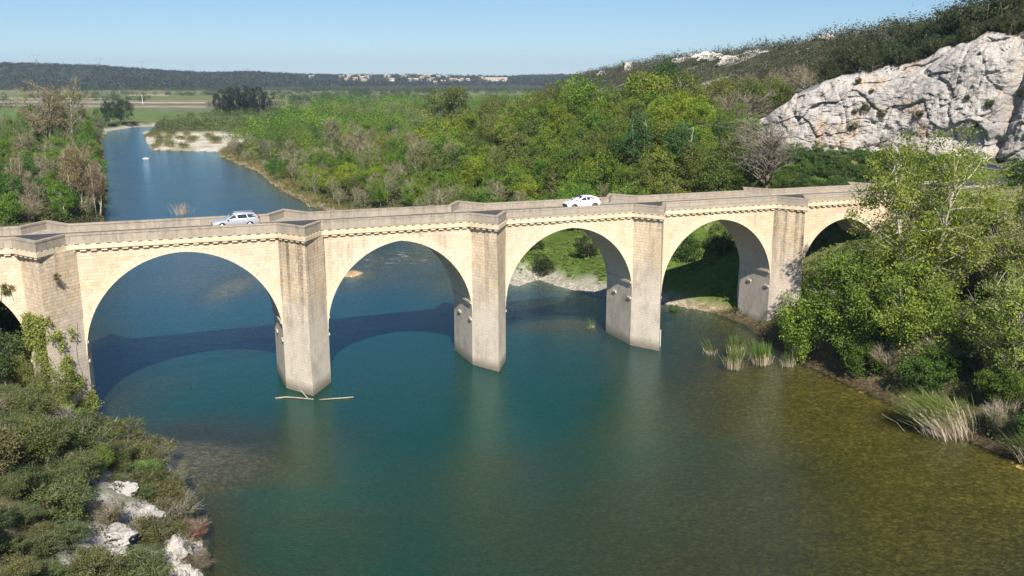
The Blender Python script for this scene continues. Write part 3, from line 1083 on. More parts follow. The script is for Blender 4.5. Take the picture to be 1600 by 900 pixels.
def make_car(spec, loc, rz_, label, cat):
    car = empty(spec['name'], loc, rz_, label, cat)
    paint = simple(spec['name'] + '_paint', spec['paint'], 0.32, spec.get('metal', 0.0), 0.5, coat=0.8)
    # x forward, y left, z up; stations of the lower body: x, floor, waistline, half width
    def ring(x, z0, z1, w):
        zm = z0 + (z1 - z0) * 0.55
        return [(x, -w * 0.86, z0), (x, -w * 0.97, z0 + 0.10), (x, -w, zm), (x, -w * 0.965, z1 - 0.06), (x, -w * 0.86, z1), (x, -w * 0.4, z1 + 0.02),
                (x, w * 0.4, z1 + 0.02), (x, w * 0.86, z1), (x, w * 0.965, z1 - 0.06), (x, w, zm), (x, w * 0.97, z0 + 0.10), (x, w * 0.86, z0)]
    mb = MB()
    loft(mb, [ring(*s) for s in spec['body']])
    body = mb.build('body', paint, car, smooth=True)
    md = body.modifiers.new('split', 'EDGE_SPLIT')
    md.split_angle = R(42)
    # cabin: x, base z, roof z, base half width, roof half width
    mb = MB()
    def cring(x, z0, z1, w0, w1):
        zr = max(z1, z0 + 0.02)
        return [(x, -w0, z0), (x, -w1, zr - 0.045), (x, -w1 * 0.86, zr), (x, 0, zr + 0.025), (x, w1 * 0.86, zr), (x, w1, zr - 0.045), (x, w0, z0)]
    loft(mb, [cring(*s) for s in spec['cabin']])
    cab = mb.build('cabin', paint, car, smooth=True)
    md = cab.modifiers.new('split', 'EDGE_SPLIT')
    md.split_angle = R(35)
    def side_at(x, f):
        cs = sorted(spec['cabin'])
        xs = [c[0] for c in cs]
        z0, z1, w0, w1 = (float(np.interp(x, xs, [c[i] for c in cs])) for i in (1, 2, 3, 4))
        z1 = max(z1, z0 + 0.02) - 0.045
        return z0 + (z1 - z0) * f, w0 + (w1 - w0) * f
    for poly in spec['windows']:
        for sgn in (-1, 1):
            vs = []
            for x, z in poly:
                cs = sorted(spec['cabin'])
                xs = [c[0] for c in cs]
                z0, z1, w0, w1 = (float(np.interp(x, xs, [c[i] for c in cs])) for i in (1, 2, 3, 4))
                z1 = max(z1, z0 + 0.02) - 0.045
                f = min(max((z - z0) / max(z1 - z0, 0.01), 0), 1)
                vs.append((x, sgn * (w0 + (w1 - w0) * f + 0.012), z))
            mb = MB()
            mb.add(vs if sgn > 0 else vs[::-1], [tuple(range(len(vs)))])
            mb.build('window', glass, car)
    for nm, quad in (('windscreen', spec['windscreen']), ('rear_window', spec['rear_window'])):
        (xa, za, wa), (xb, zb, wb) = quad
        mb = MB()
        mb.quad((xa, -wa, za), (xa, wa, za), (xb, wb, zb), (xb, -wb, zb))
        mb.build(nm, glass, car)
    for x in spec['axles']:
        for sgn in (-1, 1):
            w = spec['half_width']
            r = spec['wheel_r']
            mb = MB()
            pts = []
            for i in range(15):
                a = math.pi * i / 14
                pts.append((x + (r + 0.06) * math.cos(a), r + (r + 0.06) * math.sin(a)))
            pts = [(p[0], max(p[1], 0.26)) for p in pts]
            mb.add([(p[0], sgn * (w + 0.004), p[1]) for p in pts], [tuple(range(15)) if sgn < 0 else tuple(range(15))[::-1]])
            mb.build('wheel_arch', black_m, car)
            mb = MB()
            mb.tube([(x, sgn * (w - 0.19), r), (x, sgn * (w - 0.16), r), (x, sgn * (w - 0.0), r), (x, sgn * (w + 0.02), r)], [r * 0.93, r, r, r * 0.92], 24)
            wh_ = mb.build('wheel', tyre_m, car)
            mb = MB()
            mb.tube([(x, sgn * (w + 0.021), r), (x, sgn * (w + 0.034), r)], [r * 0.7, r * 0.62], 20)
            for q in range(5):
                a = 2 * math.pi * q / 5
                mb.bar((x, sgn * (w + 0.04), r), (x + r * 0.6 * math.cos(a), sgn * (w + 0.04), r + r * 0.6 * math.sin(a)), 0.06)
            mb.build('rim', rim_d if spec.get('dark_rim') else rim_m, wh_)
    for sgn in (-1, 1):
        hx, hy, hz = spec['headlight']
        mb = MB()
        mb.add([(hx + 0.10, sgn * (hy - 0.26), hz - 0.10), (hx - 0.10, sgn * (hy + 0.02), hz - 0.05), (hx - 0.42, sgn * (hy + 0.045), hz + 0.09), (hx - 0.18, sgn * (hy - 0.20), hz + 0.10)],
               [(0, 1, 2, 3) if sgn > 0 else (3, 2, 1, 0)])
        mb.build('headlight', lamp_m, car)
        tx, ty, tz = spec['tail']
        mb = MB()
        mb.box(tx - 0.03, tx + 0.16, min(sgn * ty, sgn * (ty - 0.2)), max(sgn * ty, sgn * (ty - 0.2)), tz - 0.18, tz + 0.18)
        mb.build('tail_light', tail_m, car)
        mx, my, mz = spec['mirror']
        mb = MB()
        mb.tube([(mx, sgn * (my - 0.05), mz - 0.02), (mx, sgn * (my + 0.08), mz), (mx, sgn * (my + 0.20), mz)], [0.05, 0.10, 0.075], 8)
        mb.build('mirror', paint, car, smooth=True)
        if spec.get('rails'):
            x0, x1, yr, zr_ = spec['rails']
            mb = MB()
            mb.tube([(x0, sgn * yr, zr_ - 0.06), (x0 - 0.12, sgn * yr, zr_), (x1 + 0.12, sgn * yr, zr_), (x1, sgn * yr, zr_ - 0.06)], [0.022] * 4, 6)
            mb.build('roof_rail', rim_m, car)
    mb = MB()
    gx0, gz0, gw = spec['grille']
    mb.box(gx0 - 0.03, gx0 + 0.03, -gw, gw, gz0 - 0.13, gz0 + 0.13)
    mb.build('grille', black_m, car)
    mb = MB()
    a0, a1 = spec['body'][0][0], spec['body'][-1][0]
    mb.box(min(a0, a1) + 0.2, max(a0, a1) - 0.2, -spec['half_width'] * 0.9, spec['half_width'] * 0.9, 0.17, 0.245)
    mb.build('underbody', black_m, car)
    return car

estate = dict(name='estate_car', paint=(0.62, 0.64, 0.67), metal=0.45, half_width=0.89, wheel_r=0.32, axles=(1.36, -1.28),
    body=[(2.27, 0.36, 0.60, 0.62), (2.20, 0.26, 0.70, 0.76), (1.95, 0.24, 0.78, 0.85), (1.4, 0.24, 0.86, 0.89), (0.9, 0.24, 0.93, 0.89), (0.0, 0.24, 0.95, 0.89), (-1.2, 0.24, 0.98, 0.89), (-1.9, 0.25, 1.0, 0.87), (-2.2, 0.30, 0.98, 0.80), (-2.27, 0.42, 0.90, 0.74)],
    cabin=[(1.15, 0.90, 0.92, 0.78, 0.70), (0.75, 0.93, 1.16, 0.82, 0.66), (0.25, 0.94, 1.40, 0.84, 0.62), (-0.2, 0.95, 1.475, 0.84, 0.61), (-1.1, 0.97, 1.475, 0.84, 0.61), (-1.75, 0.99, 1.42, 0.82, 0.60), (-2.0, 0.99, 1.26, 0.80, 0.62), (-2.2, 0.98, 1.0, 0.76, 0.68)],
    windows=[[(0.72, 1.02), (0.28, 1.30), (0.02, 1.37), (0.0, 1.00)], [(-0.10, 1.01), (-0.10, 1.385), (-0.95, 1.385), (-1.08, 1.03)], [(-1.16, 1.04), (-1.06, 1.38), (-1.62, 1.36), (-1.88, 1.18), (-1.86, 1.08)]],
    windscreen=((1.10, 0.955, 0.72), (0.27, 1.435, 0.58)), rear_window=((-2.13, 1.12, 0.62), (-1.86, 1.40, 0.54)),
    headlight=(2.12, 0.72, 0.68), tail=(-2.22, 0.78, 0.92), mirror=(0.78, 0.86, 1.02), rails=(0.1, -1.75, 0.56, 1.53), grille=(2.25, 0.46, 0.5))
suv = dict(name='crossover_car', paint=(0.80, 0.81, 0.82), half_width=0.90, wheel_r=0.36, axles=(1.30, -1.27), dark_rim=True,
    body=[(2.10, 0.42, 0.72, 0.62), (2.04, 0.30, 0.82, 0.76), (1.80, 0.27, 0.92, 0.86), (1.3, 0.27, 1.0, 0.90), (0.8, 0.27, 1.03, 0.90), (0.0, 0.27, 1.04, 0.90), (-1.1, 0.27, 1.09, 0.90), (-1.75, 0.30, 1.10, 0.87), (-2.02, 0.36, 1.06, 0.80), (-2.10, 0.50, 0.94, 0.74)],
    cabin=[(1.0, 0.99, 1.01, 0.80, 0.72), (0.6, 1.02, 1.26, 0.83, 0.66), (0.1, 1.03, 1.50, 0.84, 0.61), (-0.4, 1.04, 1.56, 0.84, 0.60), (-1.1, 1.07, 1.52, 0.83, 0.59), (-1.6, 1.09, 1.40, 0.81, 0.58), (-1.85, 1.09, 1.27, 0.79, 0.60), (-2.02, 1.07, 1.09, 0.76, 0.66)],
    windows=[[(0.56, 1.10), (0.10, 1.38), (-0.22, 1.445), (-0.24, 1.08)], [(-0.32, 1.09), (-0.32, 1.45), (-0.85, 1.43), (-1.30, 1.30), (-1.42, 1.18)]],
    windscreen=((0.96, 1.045, 0.73), (0.12, 1.535, 0.58)), rear_window=((-1.99, 1.14, 0.62), (-1.66, 1.40, 0.55)),
    headlight=(1.92, 0.74, 0.82), tail=(-2.05, 0.78, 0.98), mirror=(0.62, 0.88, 1.12), grille=(2.08, 0.56, 0.52))
for spec, s, off, lab in ((estate, 8.95, 3.7, 'silver estate car with roof rails driving across the stone bridge'), (suv, 47.1, 3.7, 'white crossover car with dark wheels driving across the stone bridge')):
    x, y = br(s, off)
    make_car(spec, (x, y, zt(s) - 0.822), BR_A + math.pi, lab, 'car')

# ------------------------------------------------------------------ cliff beside the road
def cliff():
    base = [(34, 214), (41, 204), (50, 192), (53.5, 187), (63, 183.2), (73.5, 178.5), (80, 172), (87, 165), (94, 157), (100, 147), (105, 134), (110, 116), (113, 92)]
    top = [0.3, 2.0, 5.5, 10.5, 14.5, 18.5, 20.5, 23.5, 25, 25.5, 25, 24, 22]
    P = np.array(base)
    seg = np.concatenate([[0], np.cumsum(np.hypot(*np.diff(P, axis=0).T))])
    nu, nv = 620, 170
    U = np.linspace(0, seg[-1], nu)
    bx, by, th = np.interp(U, seg, P[:, 0]), np.interp(U, seg, P[:, 1]), np.interp(U, seg, top)
    k = 25
    pad = lambda a: np.convolve(np.pad(a, k // 2, mode='edge'), np.ones(k) / k, 'valid')
    bx, by = pad(bx), pad(by)
    tx, ty = np.gradient(bx), np.gradient(by)
    ln = np.hypot(tx, ty)
    nx, ny = -ty / ln, tx / ln                   # into the hill: left of the walking direction
    s = np.sign(nx[nu // 2] * 1.0)
    nx, ny = nx * s, ny * s
    V = np.linspace(0, 1, nv)
    th = th + 1.6 * fbm(U * 0.11, U * 0, oct=4, seed=77) * sstep(0, 12, U)
    UU, VV = np.meshgrid(U, V, indexing='ij')
    Z = 15.4 + VV * th[:, None]
    back = 0.12 * VV * th[:, None] + 2.6 * sstep(0.80, 1.0, VV) * th[:, None] / 20
    zz = VV * th[:, None]
    big = fbm(UU * 0.06, zz * 0.05, oct=2, seed=90) * 1.4
    # slabs and vertical cracks
    c1 = np.abs(fbm(UU * 0.16 + 0.35 * vnoise(UU * 0.1, zz * 0.15, seed=4), zz * 0.035, oct=3, seed=91))
    crack = np.exp(-(c1 / 0.04) ** 2) * 0.5
    def blocks(cu, cz, shear, seed, k=0.9):
        """angular fracture: each cell of a sheared, jittered lattice stands at its own depth"""
        a_ = UU / cu + 0.5 * vnoise(UU * 0.2, zz * 0.2, seed=seed + 50)
        b_ = (zz + shear * UU) / cz + 0.4 * vnoise(UU * 0.25, zz * 0.25, seed=seed + 51)
        ia, ib = np.floor(a_).astype(np.int64), np.floor(b_).astype(np.int64)
        best, sec, val = np.full(UU.shape, 9.0), np.full(UU.shape, 9.0), np.zeros(UU.shape)
        tilt = np.zeros(UU.shape)
        for da in (-1, 0, 1):
            for db in (-1, 0, 1):
                ca, cb = ia + da, ib + db
                z0 = np.zeros_like(ca)
                ja, jb = ca + _h(ca, cb, z0, seed), cb + _h(ca, cb, z0, seed + 1)
                d2 = np.hypot(a_ - ja, b_ - jb)
                v = _h(ca, cb, z0, seed + 2) - 0.5 + (a_ - ja) * (_h(ca, cb, z0, seed + 3) - 0.5) * 1.2 + (b_ - jb) * (_h(ca, cb, z0, seed + 4) - 0.7) * 1.2
                m = d2 < best
                sec = np.where(m, best, np.minimum(sec, d2))
                val = np.where(m, v, val)
                best = np.where(m, d2, best)
        return val, sec - best
    v1, e1 = blocks(6.5, 5.0, -0.35, 201)
    v2, e2 = blocks(2.2, 2.6, -0.45, 211)
    v3, e3 = blocks(0.9, 0.8, -0.45, 221)
    mid = v1 * 0.85 + v2 * 0.42 + v3 * 0.20 - np.exp(-(e1 / 0.03) ** 2) * 0.35 - np.exp(-(e2 / 0.04) ** 2) * 0.12 + fbm(UU * 0.8, zz * 0.8, oct=4, seed=92) * 0.22
    led = fbm(UU * 0.06, zz * 0.55 + UU * 0.10, oct=3, seed=95)
    step_ = (np.floor(led * 3) - led * 3) * 0.12
    cave = 2.6 * np.exp(-(((UU - seg[6] - 3) / 7.5) ** 2 + ((zz - 3.2) / 2.2) ** 2)) + 1.2 * np.exp(-(((UU - seg[4]) / 3) ** 2 + ((zz - 0.8) / 0.7) ** 2)) + 1.3 * np.exp(-(((UU - seg[5] + 4) / 2.4) ** 2 + ((zz - 1.4) / 0.6) ** 2))
    gully = 1.8 * np.exp(-((UU - seg[7] + 1 - 0.15 * zz) / 1.3) ** 2)
    disp = back - big * sstep(0, 0.1, VV) - mid + crack + step_ + cave + gully
    X = bx[:, None] + nx[:, None] * disp
    Y = by[:, None] + ny[:, None] * disp
    # crown runs back into the hill
    back_rows = []
    for q, (dd, dz) in enumerate(((2.0, 0.5), (5.0, 0.9), (9.0, -2.5))):
        xb, yb = X[:, -1] + nx * dd, Y[:, -1] + ny * dd
        back_rows.append((xb, yb, Z[:, -1] + dz + 0.6 * fbm(xb * 0.3, yb * 0.3, oct=3, seed=9 + q)))
    X = np.concatenate([X] + [r[0][:, None] for r in back_rows], 1)
    Y = np.concatenate([Y] + [r[1][:, None] for r in back_rows], 1)
    Z = np.concatenate([Z] + [r[2][:, None] for r in back_rows], 1)
    nv2 = X.shape[1]
    idx = np.arange(nu * nv2).reshape(nu, nv2)
    f = np.stack([idx[:-1, :-1], idx[1:, :-1], idx[1:, 1:], idx[:-1, 1:]], -1).reshape(-1, 4)
    me = np_mesh('cliff', np.stack([X, Y, Z], -1).reshape(-1, 3), f, M['cliff'], False)
    o = link('cliff', me)
    o['kind'] = 'structure'
    return X, Y, Z, nx, ny, nv
CL = cliff()

def rock_mesh(seed, sx, sy, sz, n=3, rough=0.45):
    """a broken limestone lump"""
    import bmesh
    bm = bmesh.new()
    bmesh.ops.create_icosphere(bm, subdivisions=n + 1, radius=1.0)
    co = np.array([v.co[:] for v in bm.verts])
    d = 1 + rough * fbm(co[:, 0] * 1.3 + seed * 7, co[:, 1] * 1.3, co[:, 2] * 1.3, oct=4, seed=seed)
    q = np.round(d * 5) / 5
    d = 0.45 * d + 0.55 * q
    co = co * d[:, None] * np.array([sx, sy, sz])
    for v, c in zip(bm.verts, co):
        v.co = c
    me = bpy.data.meshes.new('rock_outcrop')
    bm.to_mesh(me)
    bm.free()
    me.materials.append(M['rock'])
    return me

def ray_ground(u, v, tmin=20, tmax=5000):
    """where the sight line through a photo pixel meets the ground"""
    X, V = (u - 800) / 1434.0, (v - 450) / 1434.0
    d = np.array([X, math.cos(PITCH) - V * math.sin(PITCH), -math.sin(PITCH) - V * math.cos(PITCH)])
    t = np.geomspace(tmin, tmax, 900)
    h, _, _ = land(d[0] * t, d[1] * t)
    z = CAM_H + d[2] * t
    hit = np.nonzero(z < np.maximum(h, 0))[0]
    i = hit[0] if len(hit) else len(t) - 1
    return d[0] * t[i], d[1] * t[i], max(float(h[i]), 0.0)

# ------------------------------------------------------------------ plants
def quads_from(cent, nrm, length, width, r):
    """one leaf-shaped quad per centre, facing nrm"""
    k = len(cent)
    a = r.normal(size=(k, 3))
    t = np.cross(nrm, a)
    t /= np.linalg.norm(t, axis=1)[:, None] + 1e-9
    b = np.cross(nrm, t)
    L = (length * (0.7 + 0.6 * r.random(k)))[:, None] * 0.5
    W = (width * (0.7 + 0.6 * r.random(k)))[:, None] * 0.5
    v = np.stack([cent - t * L, cent + b * W - t * L * 0.1, cent + t * L, cent - b * W - t * L * 0.1], 1).reshape(-1, 3)
    return v, np.arange(4 * k).reshape(k, 4)

def unit(r, k):
    d = r.normal(size=(k, 3))
    return d / np.linalg.norm(d, axis=1)[:, None]

def leaf_cloud(clusters, radii, per, length, width, r, flat=0.8, up=0.6):
    cs = np.repeat(clusters, per, 0)
    rs = np.repeat(radii, per)
    tone = np.repeat(r.random(len(clusters)), per)
    k = len(cs)
    d = unit(r, k) * (r.random(k) ** 0.45 * rs)[:, None]
    d[:, 2] *= flat
    nrm = unit(r, k) + np.array([0, 0, up]) + d / (rs[:, None] + 1e-6) * 0.5
    nrm /= np.linalg.norm(nrm, axis=1)[:, None]
    v, f = quads_from(cs + d, nrm, length, width, r)
    return v, f, np.clip(0.55 * tone + 0.45 * r.random(k), 0, 1)

def twig_cloud(starts, dirs, per, length, width, r, spread=0.7):
    ss, dd = np.repeat(starts, per, 0), np.repeat(dirs, per, 0)
    k = len(ss)
    d = dd + unit(r, k) * spread
    d /= np.linalg.norm(d, axis=1)[:, None]
    ss = ss + dd * (r.random(k) * length * 0.5)[:, None] + unit(r, k) * 0.06
    L = (length * (0.5 + r.random(k)))[:, None]
    s = np.cross(d, unit(r, k))
    s /= np.linalg.norm(s, axis=1)[:, None] + 1e-9
    v = np.stack([ss - s * width * 0.5, ss + s * width * 0.5, ss + d * L + s * width * 0.15, ss + d * L - s * width * 0.15], 1).reshape(-1, 3)
    return v, np.arange(4 * k).reshape(k, 4), r.random(k)

def limb(mb, a, b, r0, r1, rr, sag=0.15, n=5, k=5):
    a, b = Vector(a), Vector(b)
    L = (b - a).length
    m = (a + b) / 2 + Vector((rr.uniform(-1, 1), rr.uniform(-1, 1), rr.uniform(0.1, 1))) * L * sag
    pts = []
    for i in range(k):
        t = i / (k - 1)
        pts.append(a * (1 - t) ** 2 + m * 2 * t * (1 - t) + b * t * t)
    mb.tube(pts, [r0 + (r1 - r0) * i / (k - 1) for i in range(k)], n)
    return pts

def tree_proto(seed, height, crown_lo, rx, kind='round', clusters=70, cr=0.9, per=60, leaf=(0.26, 0.17), trunk_r=0.16, stems=1, bark=None, leafmat=None, twig=0, twig_len=0.8, twig_w=0.03, limbs=26, lean=(0, 0), hollow=0.55, ry=None, base_spread=0.5, lobe=0.3, sag=0.16, tspread=0.7):
    """meshes of one kind of tree: trunk with limbs, and crown"""
    r = np.random.default_rng(seed)
    rr = random.Random(seed)
    ry = ry or rx
    zc, hz = (crown_lo + height) / 2, (height - crown_lo) / 2
    pts = []
    lobes = [(unit(r, 1)[0], 0.25 + lobe * r.random()) for _ in range(7)]
    while len(pts) < clusters:
        d = unit(r, 1)[0]
        rho = hollow + (1 - hollow) * r.random() ** 0.7
        if r.random() < 0.2:
            rho *= r.random()
        amp = 0.72 + sum(a * max(0, d @ l) ** 4 for l, a in lobes)
        p = d * rho * min(amp, 1.15 + lobe * 0.3 - 0.09)
        w = 1.0
        if kind == 'column':
            w = 0.75 + 0.25 * (1 - abs(p[2]))
        elif kind == 'cone':
            w = 1.1 - 0.6 * (p[2] + 1) / 2
        elif kind == 'vase':
            w = 0.45 + 0.6 * (p[2] + 1) / 2
        elif kind == 'dome':
            w = 1.0 if p[2] > -0.3 else 0.85
        pts.append((p[0] * rx * w + lean[0] * (p[2] + 1) * 0.5, p[1] * ry * w + lean[1] * (p[2] + 1) * 0.5, zc + p[2] * hz))
    pts = np.array(pts)
    mb = MB()
    spine = []
    for sidx in range(stems):
        a = rr.uniform(0, 6.28)
        o = base_spread * (0 if stems == 1 else 1)
        b0 = Vector((math.cos(a) * o, math.sin(a) * o, -0.6))
        topr = rx * (0.12 if stems == 1 else 0.5)
        t0 = Vector((math.cos(a) * topr + lean[0] * 0.8, math.sin(a) * topr + lean[1] * 0.8, crown_lo + (height - crown_lo) * rr.uniform(0.72, 0.86)))
        sp = limb(mb, b0, t0, trunk_r * rr.uniform(0.8, 1.1), trunk_r * 0.22, rr, 0.05, 7, 9)
        spine += sp[2:]
    order = r.permutation(len(pts))[:limbs]
    dirs = np.zeros_like(pts)
    for i, p in enumerate(pts):
        q = min(spine, key=lambda s_: (Vector(p) - s_).length + (3.0 if s_.z > p[2] - 0.12 * height else 0) + 0.6 * max(0, p[2] - s_.z))
        dirs[i] = np.array((Vector(p) - q).normalized())
        if i in order:
            limb(mb, q, p, trunk_r * 0.34, 0.018, rr, sag, 4, 6)
    out = {'trunk': mb.mesh('trunk', bark or M['bark'], True)}
    radii = cr * (0.7 + 0.6 * r.random(len(pts)))
    vs, fs, at = [], [], []
    off = 0
    if per:
        v, f, a = leaf_cloud(pts, radii, per, leaf[0], leaf[1], r)
        vs.append(v); fs.append(f + off); at.append(a); off += len(v)
    if twig:
        v, f, a = twig_cloud(pts - dirs * 0.3, dirs + np.array([0, 0, 0.25]), twig, twig_len, twig_w, r, tspread)
        if not per:
            vs.append(v); fs.append(f + off); at.append(a); off += len(v)
        else:
            tm = np_mesh('twigs', v, f, M['twig'])
            fattr(tm, 'rnd', a)
            out['twigs'] = tm
    me = np_mesh('crown', np.concatenate(vs), np.concatenate(fs), leafmat or (M['leaf'] if per else M['twig']))
    fattr(me, 'rnd', np.concatenate(at))
    out['crown'] = me
    return out

def plant(proto, name, label, cat, group, loc, scale=1.0, rz_=0.0, col=(0.08, 0.14, 0.03), sz=None, tw=(0.26, 0.21, 0.15), tilt=(0, 0)):
    root = empty(name, loc, rz_, label, cat, group)
    root.rotation_euler = (tilt[0], tilt[1], rz_)
    root.scale = (scale, scale, sz or scale)
    if 'trunk' in proto:
        link('trunk', proto['trunk'], root)
    c = link('crown', proto['crown'], root)
    c.color = (*col, 1)
    if 'twigs' in proto:
        t = link('twigs', proto['twigs'], root)
        t.color = (*tw, 1)
    return root

def vary(c, r, a=0.18):
    k = 1 + r.uniform(-a, a)
    return (c[0] * k * (1 + r.uniform(-0.12, 0.12)), c[1] * k, c[2] * k * (1 + r.uniform(-0.2, 0.2)))

FRESH, LIME, MID, DEEP, OLIVE, DARK, BROWN, GREYB = (0.140, 0.240, 0.030), (0.20, 0.275, 0.026), (0.115, 0.195, 0.030), (0.068, 0.150, 0.026), (0.155, 0.20, 0.042), (0.052, 0.070, 0.026), (0.27, 0.215, 0.125), (0.26, 0.225, 0.155)
P_ = {}
P_['round'] = [tree_proto(100 + i, 8.5, 1.2, 3.9, 'dome', 95, 0.95, 52, (0.30, 0.20), 0.17, limbs=22) for i in range(4)]
P_['multi'] = [tree_proto(110 + i, 9.5, 0.8, 4.3, 'dome', 130, 0.9, 55, (0.28, 0.19), 0.14, stems=3, limbs=40, hollow=0.62, lobe=0.75) for i in range(3)]
P_['tall'] = [tree_proto(120 + i, 14, 2.0, 4.0, 'column', 130, 1.0, 52, (0.32, 0.22), 0.20, limbs=34, bark=M['bark_pale']) for i in range(3)]
P_['bare'] = [tree_proto(140 + i, 7.0, 0.9, 3.5, 'vase', 85, 0.8, 0, stems=4, trunk_r=0.09, limbs=85, twig=34, twig_len=1.0, twig_w=0.035, bark=M['bark']) for i in range(3)]
P_['bud'] = [tree_proto(150 + i, 8.0, 1.0, 3.6, 'vase', 90, 0.95, 22, (0.22, 0.15), 0.10, stems=3, limbs=80, twig=18, twig_len=1.0, twig_w=0.032, bark=M['bark_pale']) for i in range(3)]
P_['palebare'] = [tree_proto(160 + i, 13, 2.5, 3.6, 'vase', 110, 1.0, 38, (0.22, 0.15), 0.15, stems=2, limbs=100, twig=26, twig_len=1.2, twig_w=0.035, bark=M['bark_pale']) for i in range(2)]
P_['oak'] = [tree_proto(170 + i, 5.0, 0.5, 3.0, 'dome', 85, 0.62, 62, (0.19, 0.13), 0.15, stems=2, limbs=12, leafmat=M['leaf_dark']) for i in range(4)]
P_['sapling'] = [tree_proto(190 + i, 7.0, 0.4, 1.5, 'column', 75, 0.6, 40, (0.15, 0.10), 0.05, stems=3, limbs=60, twig=5, twig_len=0.7, twig_w=0.018, leafmat=M['leaf_light'], hollow=0.3) for i in range(2)]
P_['bush'] = [tree_proto(180 + i, 2.6, 0.1, 1.7, 'dome', 55, 0.5, 60, (0.17, 0.11), 0.06, stems=3, limbs=14) for i in range(3)]

prng = np.random.default_rng(42)
def poisson(poly, dist_fn, kmax):
    xs, ys = zip(*poly)
    out = []
    for _ in range(kmax):
        x, y = prng.uniform(min(xs), max(xs)), prng.uniform(min(ys), max(ys))
        if not inside(np.array([x]), np.array([y]), poly)[0]:
            continue
        d = dist_fn(x, y)
        if all((x - a) ** 2 + (y - b) ** 2 > d * d for a, b in out):
            out.append((x, y))
    return out
def proj(x, y, z):
    z -= CAM_H
    d = y * math.cos(PITCH) - z * math.sin(PITCH)
    return 800 + 1434 * x / d, 450 - 1434 * (y * math.sin(PITCH) + z * math.cos(PITCH)) / d

# --- riverside wood on the right bank
WOOD = [(-45, 216), (-60, 247), (-79, 294.5), (-107.5, 350), (-114, 378), (-112, 420), (-60, 425), (28, 425), (40, 330), (46, 250), (44, 215), (46, 196), (48, 178), (44, 168), (38, 160), (28, 157), (18, 163), (6, 168), (-6, 170), (-25, 195)]
LAB = {
    'round': 'leafy green broadleaf tree in the dense wood across the river behind the bridge',
    'tall': 'tall green poplar standing in the dense wood across the river behind the bridge',
    'bare': 'leafless brown willow bush among green trees of the wood across the river',
    'bud': 'half leafed pale green willow in the dense wood across the river',
    'palebare': 'tall pale tree with few leaves rising from the wood across the river'}
NAME = {'round': 'broadleaf_tree', 'tall': 'poplar_tree', 'bare': 'willow_bush', 'bud': 'budding_willow', 'palebare': 'pale_tree', 'oak': 'holm_oak'}
CATN = {'round': 'tree', 'tall': 'poplar', 'bare': 'bush', 'bud': 'willow', 'palebare': 'tree', 'oak': 'oak'}
far_in = lambda x, y: float(sstep(-45, 15, x) * sstep(205, 250, y))
pts = poisson(WOOD, lambda x, y: (4.1 if y < 230 else (4.8 if y < 300 else 6.0)) + 2.4 * far_in(x, y), 9000)
cnt = {}
REST, LREST, NB = [], [], 0
pts.sort(key=lambda q: math.hypot(*q))
for x, y in pts:
    z = ground_z(x, y)
    u, v = proj(x, y, z + 4)
    if u < 300 or u > 1330:
        continue
    zone = float(fbm(np.array([x * 0.018]), np.array([y * 0.018]), oct=3, seed=61)[0])
    edge = float(seg_dist(np.array([x]), np.array([y]), RIGHT_BANK)[0])
    q = prng.random() + 0.25 * zone
    right = sstep(-30, 40, x)
    if edge < 10:
        k = 'bare' if q < 0.14 else ('bud' if q < 0.55 else 'round')
    elif x < 5 and y < 330:
        k = 'bare' if q < 0.04 else ('bud' if q < 0.32 else ('palebare' if q < 0.39 else 'round'))
    else:
        k = 'bare' if q < 0.03 else ('bud' if q < 0.13 else ('palebare' if q < 0.16 else ('tall' if q < 0.34 else 'round')))
    pr = P_[k][prng.integers(len(P_[k]))]
    if k == 'round' and (prng.random() < 0.25 + 0.4 * far_in(x, y)):
        pr = P_['multi'][prng.integers(3)]
    s = prng.uniform(0.65, 1.1) * (0.62 if edge < 7 else 0.8 if edge < 25 else 1.0) * (0.82 if k == 'tall' else 1.0)
    s *= 1.05 + 0.55 * far_in(x, y)
    NB += k == 'round'
    if y > 355 or (k == 'round' and NB > 195):
        REST.append((x, y, z))
        continue
    if k in ('round', 'tall'):
        c = [DEEP, MID, FRESH, FRESH, LIME, OLIVE][int(np.clip(2.6 + 2.6 * zone + prng.normal() * 1.5, 0, 5))]
    elif k == 'bare':
        c = BROWN if prng.random() < 0.55 else GREYB
    else:
        c = OLIVE if prng.random() < 0.5 else (0.135, 0.21, 0.03)
    plant(pr, NAME[k], LAB[k], CATN[k], {'round': 'broadleaf trees of the wood across the river', 'tall': 'poplars of the wood across the river', 'bare': 'bare willow bushes of the wood across the river',
          'bud': 'budding willows of the wood across the river', 'palebare': 'pale trees of the wood across the river'}[k], (x, y, z - 0.15), s, prng.uniform(0, 6.28), vary(c, prng), sz=s * prng.uniform(0.85, 1.15))
    cnt[k] = cnt.get(k, 0) + 1
print('wood', cnt)

# --- trees of the right-hand wood one can tell apart
big_round = tree_proto(301, 10, 1.0, 5.2, 'dome', 150, 1.05, 60, (0.30, 0.2), 0.25, limbs=40)
big_tall = [tree_proto(311 + i, 18, 2.0, 4.6, 'column', 190, 1.05, 62, (0.30, 0.2), 0.26, stems=2, limbs=60, bark=M['bark_pale'], base_spread=0.9) for i in range(2)]
def at_px(u, v, y, ztop=None):
    X, V = (u - 800) / 1434.0, (v - 450) / 1434.0
    d = (X, math.cos(PITCH) - V * math.sin(PITCH), -math.sin(PITCH) - V * math.cos(PITCH))
    return d[0] * y / d[1], y, CAM_H + d[2] * y / d[1]
def special(pr, name, lab, cat, u, vtop, y, hproto, col, wscale=1.0, rz_=0.0, group=None, tilt=(0, 0)):
    x, _, ztop = at_px(u, vtop, y)
    z = ground_z(x, y)
    s = (ztop - z) / hproto
    return plant(pr, name, lab, cat, group, (x, y, z - 0.15), s * wscale, rz_, col, sz=s, tilt=tilt)
